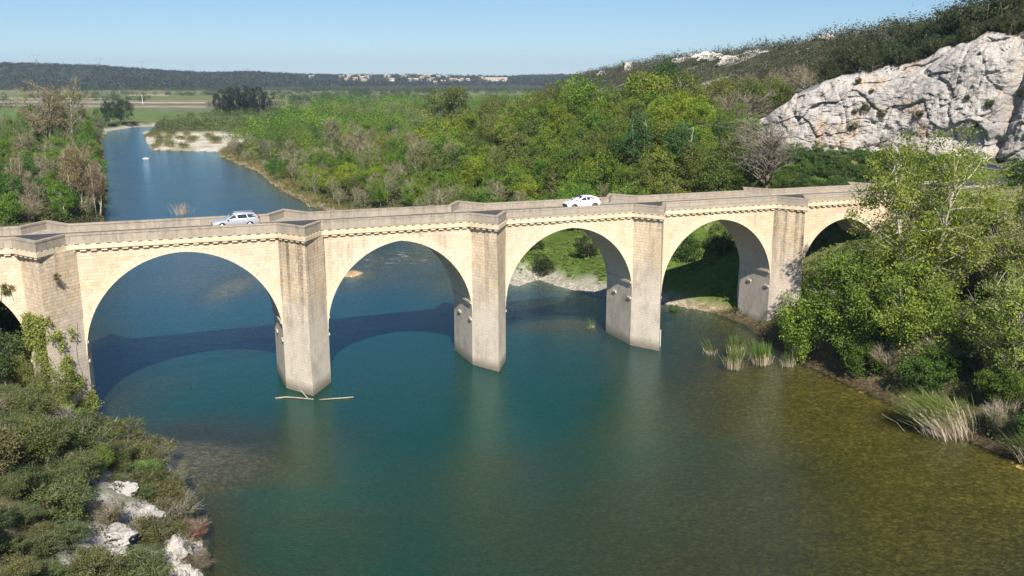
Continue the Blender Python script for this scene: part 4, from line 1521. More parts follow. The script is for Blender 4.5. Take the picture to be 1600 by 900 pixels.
special(big_tall[0], 'poplar_tree', 'dark green poplar behind the white car, leftmost of the group by the bridge', 'poplar', 1000, 170, 182, 18, (0.075,0.15,0.045), 0.95, 0.3)
special(big_tall[1], 'poplar_tree', 'dense green poplar with a white trunk behind the bridge right of the white car', 'poplar', 1068, 176, 172, 18, (0.08,0.165,0.045), 1.0, 2.0)
special(big_tall[0], 'poplar_tree', 'deep green poplar next to the low white rocks and the leafless roadside tree', 'poplar', 1125, 182, 180, 18, (0.07,0.15,0.035), 0.9, 4.0)
special(big_round, 'broadleaf_tree', 'deep green rounded tree left of the leafless tree beside the bridge end', 'tree', 1160, 222, 168, 10, (0.07,0.155,0.032), 0.85, 1.0)
special(big_round, 'broadleaf_tree', 'bright lime green rounded tree near the river behind the middle of the bridge', 'tree', 742, 236, 213, 10, (0.23,0.32,0.025), 0.8, 2.2)
special(big_round, 'broadleaf_tree', 'wide yellow green tree with several crowns above the middle of the wood', 'tree', 855, 158, 300, 10, (0.23,0.28,0.025), 0.85, 0.9)
special(big_round, 'broadleaf_tree', 'yellow green tree with dark gaps above the white car', 'tree', 925, 158, 290, 10, (0.20,0.265,0.025), 0.85, 4.9)
special(big_round, 'broadleaf_tree', 'largest yellow green dome shaped tree on the hillside below white rocks', 'tree', 1030, 101, 262, 10, (0.20,0.25,0.03), 1.15, 1.9)
special(big_round, 'broadleaf_tree', 'yellow green tree with bare stems standing left of the low white rocks', 'tree', 1085, 160, 225, 10, (0.20,0.25,0.03), 0.8, 3.0)
special(P_['oak'][1], 'holm_oak', 'nearly black evergreen oak between yellow green trees in the middle of the wood', 'oak', 885, 138, 345, 5, (0.022, 0.028, 0.014), 0.9, 0.4)
special(big_round, 'broadleaf_tree', 'pale olive tree top rising over the wood below the distant village', 'tree', 705, 124, 395, 10, (0.13, 0.165, 0.045), 0.75, 5.0)
bare_big = tree_proto(331, 12, 3.8, 4.8, 'dome', 130, 0.9, 0, stems=1, trunk_r=0.26, limbs=130, twig=16, twig_len=1.0, twig_w=0.025, bark=M['bark'], hollow=0.2, sag=0.42, tspread=1.2)
special(bare_big, 'leafless_tree', 'large leafless grey tree with a straight trunk between the bridge and the cliff', 'tree', 1202, 166, 158, 12, (0.22, 0.20, 0.17), 1.0, 0.7)
special(P_['bare'][2], 'leafless_bush', 'wide leafless grey brown bush on the slope above the left end of the cliff', 'bush', 1165, 148, 210, 7, (0.20, 0.17, 0.13), 1.5, 0.7)
# meadow seen through the arches
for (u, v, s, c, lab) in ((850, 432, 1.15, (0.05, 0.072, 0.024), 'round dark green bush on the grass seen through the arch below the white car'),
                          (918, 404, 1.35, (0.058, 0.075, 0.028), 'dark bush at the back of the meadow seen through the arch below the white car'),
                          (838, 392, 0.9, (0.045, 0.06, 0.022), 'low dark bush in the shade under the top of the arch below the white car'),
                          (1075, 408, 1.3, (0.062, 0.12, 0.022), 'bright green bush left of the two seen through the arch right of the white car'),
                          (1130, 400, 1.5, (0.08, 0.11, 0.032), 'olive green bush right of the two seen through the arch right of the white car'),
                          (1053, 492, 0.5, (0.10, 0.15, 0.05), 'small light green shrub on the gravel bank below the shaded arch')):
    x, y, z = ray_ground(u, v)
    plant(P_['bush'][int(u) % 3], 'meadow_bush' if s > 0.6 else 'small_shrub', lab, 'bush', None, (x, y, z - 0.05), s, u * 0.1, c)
# roadside green below the cliff
SL = [(44, 172), (50, 180), (60, 176), (69, 171), (73, 163), (74, 150), (66, 146), (56, 152), (48, 160)]
for x, y in poisson(SL, lambda x, y: 1.75, 5000):
    plant(P_['bush'][prng.integers(3)], 'slope_bush', 'bright green bush on the slope between the bridge and the road below the cliff', 'bush', 'bushes on the slope below the cliff road', (x, y, ground_z(x, y) - 0.1),
          prng.uniform(0.75, 1.15), prng.uniform(0, 6), vary((0.105, 0.18, 0.04) if prng.random() < 0.6 else (0.075, 0.135, 0.035), prng), sz=prng.uniform(0.4, 0.85))

# --- left bank wood
LWOOD = [(-84, 174), (-91, 200), (-112, 246), (-139, 306), (-166, 366), (-195, 431), (-226, 508), (-226, 560), (-300, 560), (-280, 440), (-215, 330), (-150, 240), (-118, 174)]
LLAB = {'round': 'leafy green tree in the wood on the left bank behind the bridge', 'tall': 'tall green poplar in the wood on the left bank behind the bridge',
        'bare': 'leafless grey brown bush in the wood on the left bank behind the bridge', 'bud': 'half leafed pale willow in the wood on the left bank behind the bridge',
        'palebare': 'tall almost leafless pale tree in the wood on the left bank'}
NL = 0
for x, y in sorted(poisson(LWOOD, lambda x, y: 4.3 if y < 260 else (5.6 if y < 380 else 9), 6000), key=lambda q: math.hypot(*q)):
    z = ground_z(x, y)
    q = prng.random()
    k = 'round' if q < 0.56 else 'tall' if q < 0.76 else 'bud' if q < 0.90 else 'palebare' if q < 0.93 else 'bare'
    s = prng.uniform(0.8, 1.1) * (0.72 if k == 'tall' else 0.9) * (0.85 if y < 215 else 1.0)
    NL += k == 'round'
    if k == 'round' and NL > 75:
        LREST.append((x, y, z))
        continue
    c = {'round': [DEEP, MID, FRESH][prng.integers(3)], 'tall': [MID, FRESH][prng.integers(2)], 'bud': (0.13, 0.155, 0.042), 'palebare': (0.19, 0.17, 0.075), 'bare': GREYB}[k]
    plant(P_[k][prng.integers(len(P_[k]))], NAME[k], LLAB[k], CATN[k], {'round': 'broadleaf trees of the left bank', 'tall': 'poplars of the left bank', 'bare': 'bare bushes of the left bank', 'bud': 'budding willows of the left bank',
          'palebare': 'pale trees of the left bank'}[k], (x, y, z - 0.15), s, prng.uniform(0, 6.28), vary(c, prng), sz=s * prng.uniform(0.9, 1.15))
special(P_['palebare'][0], 'pale_tree', 'golden brown half leafless tree with white trunks at the left river edge', 'tree', 112, 218, 196, 13, (0.33, 0.26, 0.10), 0.95, 0.4)
special(P_['palebare'][1], 'pale_tree', 'brown half leafless tree right of the golden tree at the left river edge', 'tree', 142, 245, 198, 13, (0.21, 0.165, 0.075), 1.0, 1.7)
special(P_['palebare'][1], 'pale_tree', 'pale yellow bare topped tree, leftmost of two tall ones above the left wood', 'tree', 62, 132, 330, 13, (0.30, 0.29, 0.13), 1.2, 3.0)
special(P_['palebare'][0], 'pale_tree', 'pale yellow bare topped tree, rightmost of two tall ones above the left wood', 'tree', 96, 128, 335, 13, (0.25, 0.28, 0.10), 1.2, 5.0)
special(big_round, 'broadleaf_tree', 'dark rounded tree on the river bend at the far end of the left bank', 'tree', 185, 150, 540, 10, (0.05, 0.085, 0.03), 0.9, 1.2)
special(P_['tall'][1], 'poplar_tree', 'slim dark poplar just left of the far river bend', 'poplar', 163, 152, 520, 14, (0.035, 0.075, 0.022), 0.8, 2.0)
PINE = (0.022, 0.034, 0.024)
for i, (u, v, y) in enumerate(((345, 140, 640), (360, 134, 650), (377, 132, 655), (393, 134, 648), (408, 136, 640))):
    special(P_['oak'][i % 4], 'dark_pine', 'dark blue green pine in the clump beside the fields beyond the gravel bar', 'pine', u, v, y, 5, PINE, 0.75, i, 'pines in the dark clump by the fields')

# --- evergreen oaks on the right hillside
HILL = [(58, 200), (48, 240), (34, 300), (18, 400), (6, 470), (110, 470), (150, 380), (165, 260), (175, 170), (150, 120), (126, 112), (119, 135), (112, 150), (104, 166), (90, 184), (72, 190)]
hp = poisson(HILL, lambda x, y: 4.6 if y < 240 else 6.2, 7000)
hp = sorted(hp, key=lambda p: math.hypot(*p))[:255]
for x, y in hp:
    z = ground_z(x, y)
    u, v = proj(x, y, z + 3)
    s = prng.uniform(0.55, 1.15)
    c = DARK if prng.random() < 0.6 else ((0.055, 0.062, 0.024) if prng.random() < 0.6 else (0.085, 0.08, 0.045))
    plant(P_['oak'][prng.integers(4)], 'holm_oak', 'dark evergreen oak on the rocky hillside above the cliff', 'oak', 'evergreen oaks of the hillside', (x, y, z - 0.2), s, prng.uniform(0, 6.28), vary(c, prng), sz=s * prng.uniform(0.8, 1.1))
HW = [(46, 215), (40, 245), (26, 305), (8, 400), (30, 400), (54, 300), (70, 235), (66, 212)]
for x, y in poisson(HW, lambda x, y: 6.0, 4000):
    q = prng.random()
    k = 'round' if q < 0.6 else 'bud' if q < 0.88 else 'bare'
    s = prng.uniform(0.8, 1.25)
    plant(P_[k][prng.integers(3)], 'slope_' + ('tree' if k != 'bare' else 'thicket'), {'round': 'yellow green tree at the foot of the rocky hill on the right', 'bud': 'half leafed olive tree at the foot of the rocky hill on the right', 'bare': 'leafless brown thicket at the foot of the rocky hill on the right'}[k],
          'tree' if k != 'bare' else 'thicket', {'round': 'yellow green trees at the hill foot', 'bud': 'half leafed trees at the hill foot', 'bare': 'bare thickets at the hill foot'}[k], (x, y, ground_z(x, y) - 0.2), s, prng.uniform(0, 6), vary({'round': (0.165, 0.205, 0.045), 'bud': (0.17, 0.18, 0.08), 'bare': BROWN}[k], prng))
# oaks along the very top of the cliff
X_, Y_, Z_, nx_, ny_, nv_ = CL
for i in range(200, X_.shape[0], 6):
    j = nv_ + prng.integers(0, 2)
    s = prng.uniform(0.5, 1.05)
    plant(P_['oak'][prng.integers(4)], 'holm_oak', 'dark evergreen oak along the upper edge of the white cliff', 'oak', 'evergreen oaks on the cliff edge',
          (X_[i, j] + nx_[i] * 1.2, Y_[i, j] + ny_[i] * 1.2, Z_[i, j] - 0.5), s, prng.uniform(0, 6), vary(DARK, prng), sz=s)

# --- far woods: masses nobody could count
def mass(name, pos, size, per, leaf, col, mat, zs=1.25, shell=0.28, up=0.45, lift=0.35):
    """one mesh of many leafy clumps"""
    r = np.random.default_rng(len(pos))
    cs = np.repeat(pos, per, 0)
    sz = np.repeat(size, per)
    tone = np.repeat(r.random(len(pos)), per)
    k = len(cs)
    d = unit(r, k)
    lump = 0.82 + 0.36 * vnoise(d[:, 0] * 2.2 + cs[:, 0], d[:, 1] * 2.2 + cs[:, 1], d[:, 2] * 2.2, seed=2)
    d[:, 2] = np.abs(d[:, 2]) * zs - 0.15
    d *= (r.random(k) ** shell * sz * lump)[:, None]
    nrm = unit(r, k) * 0.9 + np.array([0, 0, up]) + d / sz[:, None] * 1.3
    nrm /= np.linalg.norm(nrm, axis=1)[:, None]
    v, f = quads_from(cs + d + np.array([0, 0, lift]) * sz[:, None], nrm, leaf * sz / size.mean(), leaf * 0.75 * sz / size.mean(), r)
    me = np_mesh(name, v, f, mat)
    fattr(me, 'rnd', np.clip(0.6 * tone + 0.4 * r.random(k), 0, 1))
    o = link(name, me)
    o.color = (*col, 1)
    o['kind'] = 'stuff'
    return o

def scatter(n_, xf, yf, ok, spread_seed):
    r = np.random.default_rng(spread_seed)
    y = yf(r.random(n_))
    x = xf(r.random(n_), y)
    h, ds, t = land(x, y)
    m = ok(x, y, h, ds, t)
    return np.stack([x, y, h], 1)[m], r
# hillside scrub
def spaced(p, r, dmin):
    """thin a scatter so that crowns stay apart"""
    keep, grid = [], {}
    for i in range(len(p)):
        d = dmin(p[i])
        kx, ky = int(p[i, 0] // 12), int(p[i, 1] // 12)
        if all((p[i, 0] - p[j, 0]) ** 2 + (p[i, 1] - p[j, 1]) ** 2 > d * d for ax in (-1, 0, 1) for ay in (-1, 0, 1) for j in grid.get((kx + ax, ky + ay), ())):
            keep.append(i)
            grid.setdefault((kx, ky), []).append(i)
    return p[keep]
hx = lambda q, y: np.interp(y, FOOT_Y, FOOT_X) + 2 + q * (70 + 0.20 * y)
p, r = scatter(14000, hx, lambda q: 118 + 1100 * q ** 1.5, lambda x, y, h, ds, t: (t > 3) & (fbm(x * 0.03, y * 0.03, oct=2, seed=15) > -0.85) & ~((y < 200) & (t < 14)), 5)
p = spaced(p, r, lambda c: 2.0 + 0.004 * c[1])
sz_ = (1.3 + 2.6 * r.random(len(p)) ** 1.6) * (1 + p[:, 1] * 0.0008)
tn = r.random(len(p))
for lo_, hi_, c in ((0, 0.5, (0.050, 0.060, 0.028)), (0.5, 0.8, (0.085, 0.09, 0.045)), (0.8, 1.01, (0.125, 0.115, 0.07))):
    q = (tn >= lo_) & (tn < hi_)
    mass('hillside_scrub', p[q], sz_[q], 80, 0.46, c, M['leaf_dark'])
# wood behind the countable trees
WR = lambda y: np.interp(y, FOOT_Y, FOOT_X)
p, r = scatter(5000, lambda q, y: -122 - 0.10 * (y - 420) + q * (WR(y) + 122 + 0.10 * (y - 420)), lambda q: 415 + 420 * q ** 1.3, lambda x, y, h, ds, t: (ds > 3) & (t < 25), 6)
p = spaced(p, r, lambda c: 6.2 + 0.004 * c[1])
hsel = fbm(p[:, 0] * 0.012, p[:, 1] * 0.012, oct=2, seed=8)
for msk, c in ((hsel > 0.2, (0.09, 0.19, 0.024)), ((hsel <= 0.2) & (hsel > -0.25), (0.145, 0.25, 0.03)), (hsel <= -0.25, (0.18, 0.215, 0.055))):
    q = p[msk]
    mass('far_wood', q, 3.0 + 3.2 * r.random(len(q)), 230, 0.62, c, M['leaf'], zs=1.5, shell=0.2, lift=0.9)
q = np.array(LREST)
if len(q):
    mass('far_wood', q, 3.0 + 1.5 * r.random(len(q)), 260, 0.42, (0.10, 0.175, 0.04), M['leaf'], zs=1.8)
q = np.array(REST)
for k, c in ((0, (0.12, 0.22, 0.025)), (1, (0.165, 0.23, 0.035)), (2, (0.085, 0.17, 0.024))):
    mass('far_wood', q[k::3], 3.0 + 1.8 * r.random(len(q[k::3])), 260, 0.42, c, M['leaf'], zs=1.5, lift=0.8)
p, r = scatter(1100, lambda q, y: -210 + q * 95, lambda q: 440 + 260 * q ** 1.2, lambda x, y, h, ds, t: (ds > 8) & ~inside(x, y, GRAVEL) & (x > -300 + (700 - y) * 0.35), 26)
p = spaced(p, r, lambda c: 4.5)
mass('far_wood', p, 2.2 + 2.4 * r.random(len(p)), 150, 0.55, (0.12, 0.16, 0.05), M['leaf'])
for i, (u, vt, y, s) in enumerate(((1395, 14, 205, 1.5), (1425, 8, 198, 1.3), (1450, 6, 196, 1.6), (1490, 0, 190, 1.5), (1520, -6, 186, 1.4), (1550, -14, 184, 1.6), (1585, -22, 182, 1.5), (1345, 44, 225, 1.4), (1370, 30, 215, 1.2), (1330, 46, 240, 1.2))):
    x, _, zt_ = at_px(u, vt, y)
    z = ground_z(x, y)
    h_ = min(max(zt_ - z, 3.5), 8.5)
    plant(P_['oak'][i % 4], 'holm_oak', 'large dark evergreen oak on the skyline above the white cliff', 'oak', 'large oaks on the skyline above the cliff', (x, y, z - 0.3), h_ / 5 * 0.95, i * 1.1, vary(DARK, prng), sz=h_ / 5)
# hedge lines and copses between the far fields
fp = []
for c0, dens, u0, u1 in ((640, 14, -60, 200), (700, 40, -60, 330), (905, 70, -60, 260), (985, 60, 60, 420), (1150, 130, -60, 640), (1235, 110, 100, 760), (1420, 190, -60, 800), (1540, 260, -60, 800)):
    for _ in range(dens):
        u = prng.uniform(u0, u1)
        k = (u - 800) / 1434
        y = c0 / (1 + 0.12 * k) + prng.normal() * 8
        if fbm(np.array([u * 0.02]), np.array([c0 * 1.0]), oct=2, seed=33)[0] > -0.25:
            fp.append((k * y, y))
for _ in range(700):
    u, y = prng.uniform(430, 860), prng.uniform(820, 1500)
    if fbm(np.array([u * 0.01]), np.array([y * 0.006]), oct=3, seed=34)[0] > -0.1:
        fp.append(((u - 800) / 1434 * y, y))
fp = np.array(fp)
fp = np.concatenate([fp, land(fp[:, 0], fp[:, 1])[0][:, None]], 1)
mass('field_trees', fp, 3.0 + 3.0 * r.random(len(fp)), 110, 0.8, (0.07, 0.10, 0.04), M['leaf'])
# far forest hills
r0 = np.random.default_rng(3)
p, r = scatter(16000, lambda q, y: (-0.60 + q * 0.85) * y, lambda q: 1580 + 1700 * q ** 1.25, lambda x, y, h, ds, t: (h > 3.0) & (t < 40) & ~((800 + 1434 * x / y > 530) & (800 + 1434 * x / y < 800) & (y > 2150) & (r0.random(len(x)) < 0.55)), 12)
mass('far_forest', p, 4.0 + 4.5 * r.random(len(p)), 26, 2.4, (0.048, 0.058, 0.036), M['leaf_dark'])
# undergrowth in the woods
p, r = scatter(9000, lambda q, y: -130 + q * 185, lambda q: 150 + 280 * q ** 1.3, lambda x, y, h, ds, t: (inside(x, y, WOOD) | ((ds < 7) & (y > 190) & (x > -116) & (y < 372) & (x > -0.42 * y + 20))) & (ds > 1.0), 14)
mass('undergrowth', p, 0.6 + 1.1 * r.random(len(p)), 30, 0.34, (0.105, 0.115, 0.04), M['leaf'])
p, r = scatter(5000, lambda q, y: -0.62 * y + q * (0.2 * y), lambda q: 178 + 330 * q ** 1.4, lambda x, y, h, ds, t: (x < -60) & (ds > 1) & (ds < 60), 15)
mass('undergrowth', p, 0.6 + 1.0 * r.random(len(p)), 26, 0.36, (0.085, 0.10, 0.034), M['leaf'])

# grass on the meadow beyond the arches
p, r = scatter(5200, lambda q, y: -4 + q * 62, lambda q: 116 + 74 * q, lambda x, y, h, ds, t: (ds > 2.5) & (h < 14) & (fbm(x * 0.12, y * 0.12, oct=2, seed=19) > -0.35), 64)
mass('meadow_grass', p, 0.30 + 0.35 * r.random(len(p)), 22, 0.20, (0.16, 0.235, 0.055), M['leaf'], zs=0.7)

# plants rooted in the cliff face
for _ in range(46):
    i, j = prng.integers(190, X_.shape[0] - 10), int(nv_ * prng.uniform(0.25, 0.97))
    s = prng.uniform(0.25, 0.7)
    plant(P_['bush'][prng.integers(3)], 'cliff_shrub', 'small dark shrub rooted in the white cliff face', 'shrub', 'shrubs rooted in the cliff face', (X_[i, j] - nx_[i] * 0.3, Y_[i, j] - ny_[i] * 0.3, Z_[i, j] - 0.3), s, prng.uniform(0, 6), vary((0.085, 0.10, 0.035), prng))
# trees added behind the leftmost arch so that its opening stays dark
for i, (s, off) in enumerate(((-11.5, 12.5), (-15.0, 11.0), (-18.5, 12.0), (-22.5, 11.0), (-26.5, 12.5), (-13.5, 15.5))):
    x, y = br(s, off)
    plant(P_['round'][i % 4], 'arch_backdrop_tree', 'dark green tree added behind the leftmost arch to darken its opening', 'tree', 'trees added to darken the leftmost arch', (x, y, ground_z(x, y) - 0.2), 0.95, i * 1.2, vary((0.06, 0.12, 0.025), prng))

# ------------------------------------------------------------------ right foreground trees
def on_bank(u, v):
    return ray_ground(u, v)
fg = [
    (tree_proto(401, 20.5, 1.2, 7.6, 'dome', 400, 1.25, 72, (0.27, 0.18), 0.28, stems=4, limbs=170, bark=M['bark_pale'], leafmat=M['leaf_light'], twig=8, twig_len=1.2, twig_w=0.03, hollow=0.35, ry=6.5, base_spread=0.5),
     'poplar_tree', 'large spring green poplar with pale spreading limbs, tallest on the right bank', 'poplar', (42.2, 92.0), (0.251, 0.320, 0.047), 1.0),
    (tree_proto(402, 13.5, 1.0, 5.1, 'dome', 270, 1.1, 100, (0.25, 0.17), 0.18, stems=3, limbs=70, twig=5, hollow=0.5),
     'broadleaf_tree', 'dense green tree covering the half hidden arch at the right end of the bridge', 'tree', (36.0, 94.0), (0.149, 0.235, 0.033), 1.0),
    (tree_proto(403, 8.8, 0.9, 2.4, 'dome', 110, 0.9, 100, (0.22, 0.15), 0.12, stems=2, limbs=40, hollow=0.5),
     'broadleaf_tree', 'small rounded light green tree beside the shadowed pier at the right bank', 'tree', (31.0, 95.2), (0.205, 0.300, 0.044), 1.0),
    (tree_proto(404, 12.0, 2.0, 4.0, 'dome', 190, 1.0, 85, (0.22, 0.14), 0.17, stems=2, limbs=120, bark=M['bark_pale'], twig=9, hollow=0.35),
     'broadleaf_tree', 'light green tree with a thin white trunk at the right edge of the river', 'tree', (45.3, 79.5), (0.223, 0.300, 0.050), 1.0),
    (tree_proto(405, 15.0, 2.0, 5.0, 'dome', 190, 1.1, 85, (0.27, 0.18), 0.22, stems=2, limbs=60, hollow=0.5),
     'broadleaf_tree', 'dark green tree behind the large poplar where the bridge meets the road', 'tree', (58.5, 100.0), (0.065, 0.125, 0.017), 1.0),
    (tree_proto(406, 13.5, 2.0, 5.0, 'dome', 190, 1.05, 70, (0.25, 0.16), 0.22, stems=3, limbs=120, bark=M['bark_pale'], twig=12, twig_len=1.3, hollow=0.4),
     'broadleaf_tree', 'sparse olive tree with bare grey branches right of the large poplar', 'tree', (52.0, 93.0), (0.223, 0.260, 0.055), 1.0),
    (tree_proto(407, 11.0, 0.8, 4.6, 'dome', 200, 1.05, 95, (0.24, 0.16), 0.16, stems=3, limbs=60, bark=M['bark_pale'], twig=5, hollow=0.5),
     'broadleaf_tree', 'mid height bright green tree below the trunk of the large poplar', 'tree', (40.3, 87.5), (0.205, 0.285, 0.044), 1.0),
]
for pr, nm, lab, cat, (x, y), c, s in fg:
    plant(pr, nm, lab, cat, None, (x, y, ground_z(x, y) - 0.2), s, 0.6 + x, c, tw=(0.38, 0.33, 0.26))
brush = [tree_proto(410 + i, 3.4, 0.2, 2.3, 'vase', 90, 0.65, 30, (0.17, 0.11), 0.07, stems=5, limbs=80, twig=26, twig_len=1.0, twig_w=0.026, bark=M['bark']) for i in range(2)]
thick = [tree_proto(414 + i, 4.2, 0.2, 2.4, 'dome', 110, 0.6, 85, (0.17, 0.11), 0.08, stems=4, limbs=30, hollow=0.5) for i in range(2)]
bank_b = [(39.8, 83.5), (38.2, 88.2), (36.0, 90.5), (41.5, 86.5), (43.5, 78.0), (42.2, 74.0), (44.3, 71.0), (46.5, 73.5), (48.5, 68.5), (46.2, 66.5), (49.0, 62.0), (51.5, 66.0), (50.5, 76.0), (47.0, 83.0), (54.0, 72.0), (52.5, 85.0), (36.5, 99.5), (40.0, 97.0), (43.0, 100.5), (46.5, 97.5), (48.5, 90.5), (49.5, 87.0), (44.0, 88.0), (50.5, 97.0), (53.5, 90.0), (56.0, 84.0), (58.0, 78.0), (40.5, 103.5), (45.5, 104.5), (50.0, 103.0)]
for i, (x, y) in enumerate(bank_b):
    pr = (brush if i % 2 else thick)[i // 2 % 2]
    plant(pr, 'bank_bush', 'tangled green bush with grey dead branches on the right river bank' if i % 2 else 'leafy dark green bush below the trees of the right river bank', 'bush',
          'tangled bushes of the right bank' if i % 2 else 'leafy bushes of the right bank', (x, y, max(ground_z(x, y), 0) - 0.1), prng.uniform(0.75, 1.1), i * 1.3, vary((0.130, 0.170, 0.030) if i % 2 else (0.079, 0.135, 0.019), prng), tw=(0.32, 0.27, 0.21))
for x, y in ((57, 108), (60, 112), (63, 105), (55, 104), (66, 112), (62, 97), (59, 92)):
    plant(thick[int(x) % 2], 'slope_shrub', 'green shrub on the bank behind the large poplar at the bridge end', 'shrub', 'shrubs behind the large poplar', (x, y, ground_z(x, y) - 0.1), prng.uniform(0.6, 0.9), x, vary((0.088, 0.140, 0.020), prng))
p, r = scatter(2600, lambda q, y: 29 + q * 40, lambda q: 56 + 62 * q, lambda x, y, h, ds, t: (ds > 1.2) & (h < 15), 44)
mass('bank_undergrowth', p, 0.45 + 0.6 * r.random(len(p)), 34, 0.2, (0.10, 0.12, 0.042), M['leaf'])

def blades(seed, k, height, spread, width, lean=(0, 0), split=0.45, droop=0.25):
    """reed clump: straw-coloured stalks below, green blades above"""
    r = np.random.default_rng(seed)
    base = r.normal(size=(k, 2)) * spread * 0.35
    out = []
    for lo, hi in ((0.0, split), (split * 0.8, 1.0)):
        vs = []
        H = height * (0.55 + 0.5 * r.random(k))
        dirs = base / (np.abs(base).max() + 1e-6) * spread * 0.8 + np.array(lean) + r.normal(size=(k, 2)) * 0.18 * spread
        s = unit(r, k)
        s[:, 2] *= 0.2
        for q in (lo, (lo + hi) / 2, hi):
            c = np.stack([base[:, 0] + dirs[:, 0] * q ** 1.4, base[:, 1] + dirs[:, 1] * q ** 1.4, H * q * (1 - droop * q)], 1)
            w = width * (1.0 if q < 0.9 else 0.25)
            vs += [c - s * w / 2, c + s * w / 2]
        v = np.stack(vs, 1).reshape(-1, 3)
        o = np.arange(k)[:, None] * 6
        f = np.concatenate([o + np.array([0, 1, 3, 2]), o + np.array([2, 3, 5, 4])])
        me = np_mesh('stalks' if lo == 0 else 'blades', v, f, M['twig'] if lo == 0 else M['leaf'])
        fattr(me, 'rnd', np.tile(r.random(k), 2))
        out.append(me)
    return out
def reed(ms, name, lab, cat, loc, col, straw=(0.46, 0.38, 0.25), scale=1.0, rz_=0.0, group=None):
    root = empty(name, loc, rz_, lab, cat, group)
    root.scale = (scale,) * 3
    a, b = link('stalks', ms[0], root), link('blades', ms[1], root)
    a.color, b.color = (*straw, 1), (*col, 1)
    return root
tall_reed = blades(501, 300, 4.0, 1.15, 0.045, (0.1, 0.0), 0.5, 0.22)
fan_reed = blades(502, 420, 4.0, 1.5, 0.06, (-0.3, 0.1), 0.5, 0.15)
reed(tall_reed, 'reed_clump', 'tall straw stalked reed clump standing in shallow water, leftmost of the front three', 'reeds', (24.0, 94.4, -0.2), (0.15, 0.20, 0.06), scale=0.85)
reed(tall_reed, 'reed_clump', 'tall reed clump just behind the leftmost clump in the shallows', 'reeds', (25.1, 98.6, -0.2), (0.12, 0.175, 0.05), scale=0.9, rz_=2)
reed(fan_reed, 'willow_shrub', 'fan shaped bright green willow shrub with straw stems in the shallows', 'shrub', (27.3, 96.0, -0.2), (0.15, 0.24, 0.05), scale=0.8)
reed(tall_reed, 'reed_clump', 'leaning reed clump in the tree shadow nearest the bank', 'reeds', (29.9, 95.1, -0.2), (0.10, 0.15, 0.045), scale=0.62, rz_=4)
reed(blades(503, 60, 2.4, 0.9, 0.045, (-0.7, 0.2), 0.3, 0.2), 'reed_tuft', 'small sparse reed tuft leaning left in the shallow water', 'reeds', (22.5, 99.8, -0.2), (0.13, 0.19, 0.05))
reed(blades(504, 45, 3.4, 0.9, 0.045, (-0.5, 0.0), 0.3, 0.2), 'reed_tuft', 'thin lone reed tuft in the water between two piers', 'reeds', (10.0, 110.5, -0.2), (0.13, 0.20, 0.05), scale=0.65)
reed(blades(505, 1700, 4.7, 2.3, 0.035, (-2.1, 0.8), 0.66, 0.28), 'willow_shrub', 'large leaning willow shrub with dry straw stems and green tips at the right bank', 'shrub', (38.4, 76.2, -0.1), (0.16, 0.215, 0.05), straw=(0.47, 0.39, 0.28))
reed(blades(506, 500, 3.0, 1.4, 0.04, (-0.9, 0.2), 0.5, 0.22), 'willow_shrub', 'low grey green willow shrub on the bank near the lower right edge', 'shrub', (42.6, 69.6, 0.1), (0.13, 0.165, 0.06))
reed(blades(507, 90, 3.4, 2.0, 0.06, (0, 0), 0.9, 0.1), 'bare_shrub', 'bare twiggy shrub standing alone in the river behind the silver car', 'shrub', (-74.5, 204.9, -0.3), (0.30, 0.24, 0.17), straw=(0.40, 0.32, 0.24))
# dry grass and reeds along the far right bank
dry = blades(508, 260, 2.6, 1.8, 0.08, (0, 0), 0.55, 0.2)
for i in range(70):
    t = i / 69
    yy = 200 + 170 * t
    xx = float(np.interp(yy, [192, 214, 245, 293, 350, 373], [-28, -46, -61, -80, -110, -118])) + prng.uniform(0.5, 3.0)
    reed(dry, 'dry_reed', 'straw coloured dry reed tuft along the far right river edge', 'reeds', (xx, yy, max(ground_z(xx, yy), 0) - 0.1), vary((0.22, 0.21, 0.075), prng), straw=(0.42, 0.34, 0.21), scale=prng.uniform(0.6, 1.1), rz_=i, group='dry reeds of the far bank')
for i in range(34):
    xx, yy = prng.uniform(-180, -112), prng.uniform(385, 475)
    if inside(np.array([xx]), np.array([yy]), RIVER)[0]:
        continue
    reed(dry, 'dry_reed', 'pale shrubby tuft growing on the white gravel bar upstream', 'reeds', (xx, yy, max(ground_z(xx, yy), 0) - 0.1), vary((0.17, 0.19, 0.065), prng), straw=(0.34, 0.29, 0.19), scale=prng.uniform(0.8, 1.6), rz_=i, group='tufts of the gravel bar')
for i, (u, v, s) in enumerate(((693, 481, 0.1),)):
    pass

# driftwood caught on the pier
def log(name, pts, r0, r1, lab):
    mb = MB()
    k = len(pts)
    mb.tube(pts, [r0 + (r1 - r0) * i / (k - 1) for i in range(k)], 8)
    return tag(mb.build(name, M['wood'], smooth=True), lab, 'driftwood')
bx, by = br(14.6, -4.1)
log('driftwood_log', [(bx + 0.4, by - 0.35, 0.05), (bx + 1.6, by - 0.2, 0.10), (bx + 2.8, by + 0.15, 0.06), (bx + 3.6, by + 0.3, 0.09)], 0.05, 0.065, 'longer bleached driftwood log floating right of the pier foot')
log('driftwood_log', [(bx - 4.0, by + 0.1, 0.03), (bx - 3.0, by + 0.25, 0.10), (bx - 1.8, by + 0.15, 0.06), (bx - 0.2, by - 0.3, 0.08)], 0.09, 0.05, 'bleached driftwood log floating left of the pier foot')
log('driftwood_branch', [(bx - 2.0, by + 1.0, 0.95), (bx - 1.3, by + 0.3, 0.5), (bx - 0.7, by - 0.2, 0.05)], 0.06, 0.05, 'short driftwood branch propped against the pier foot')

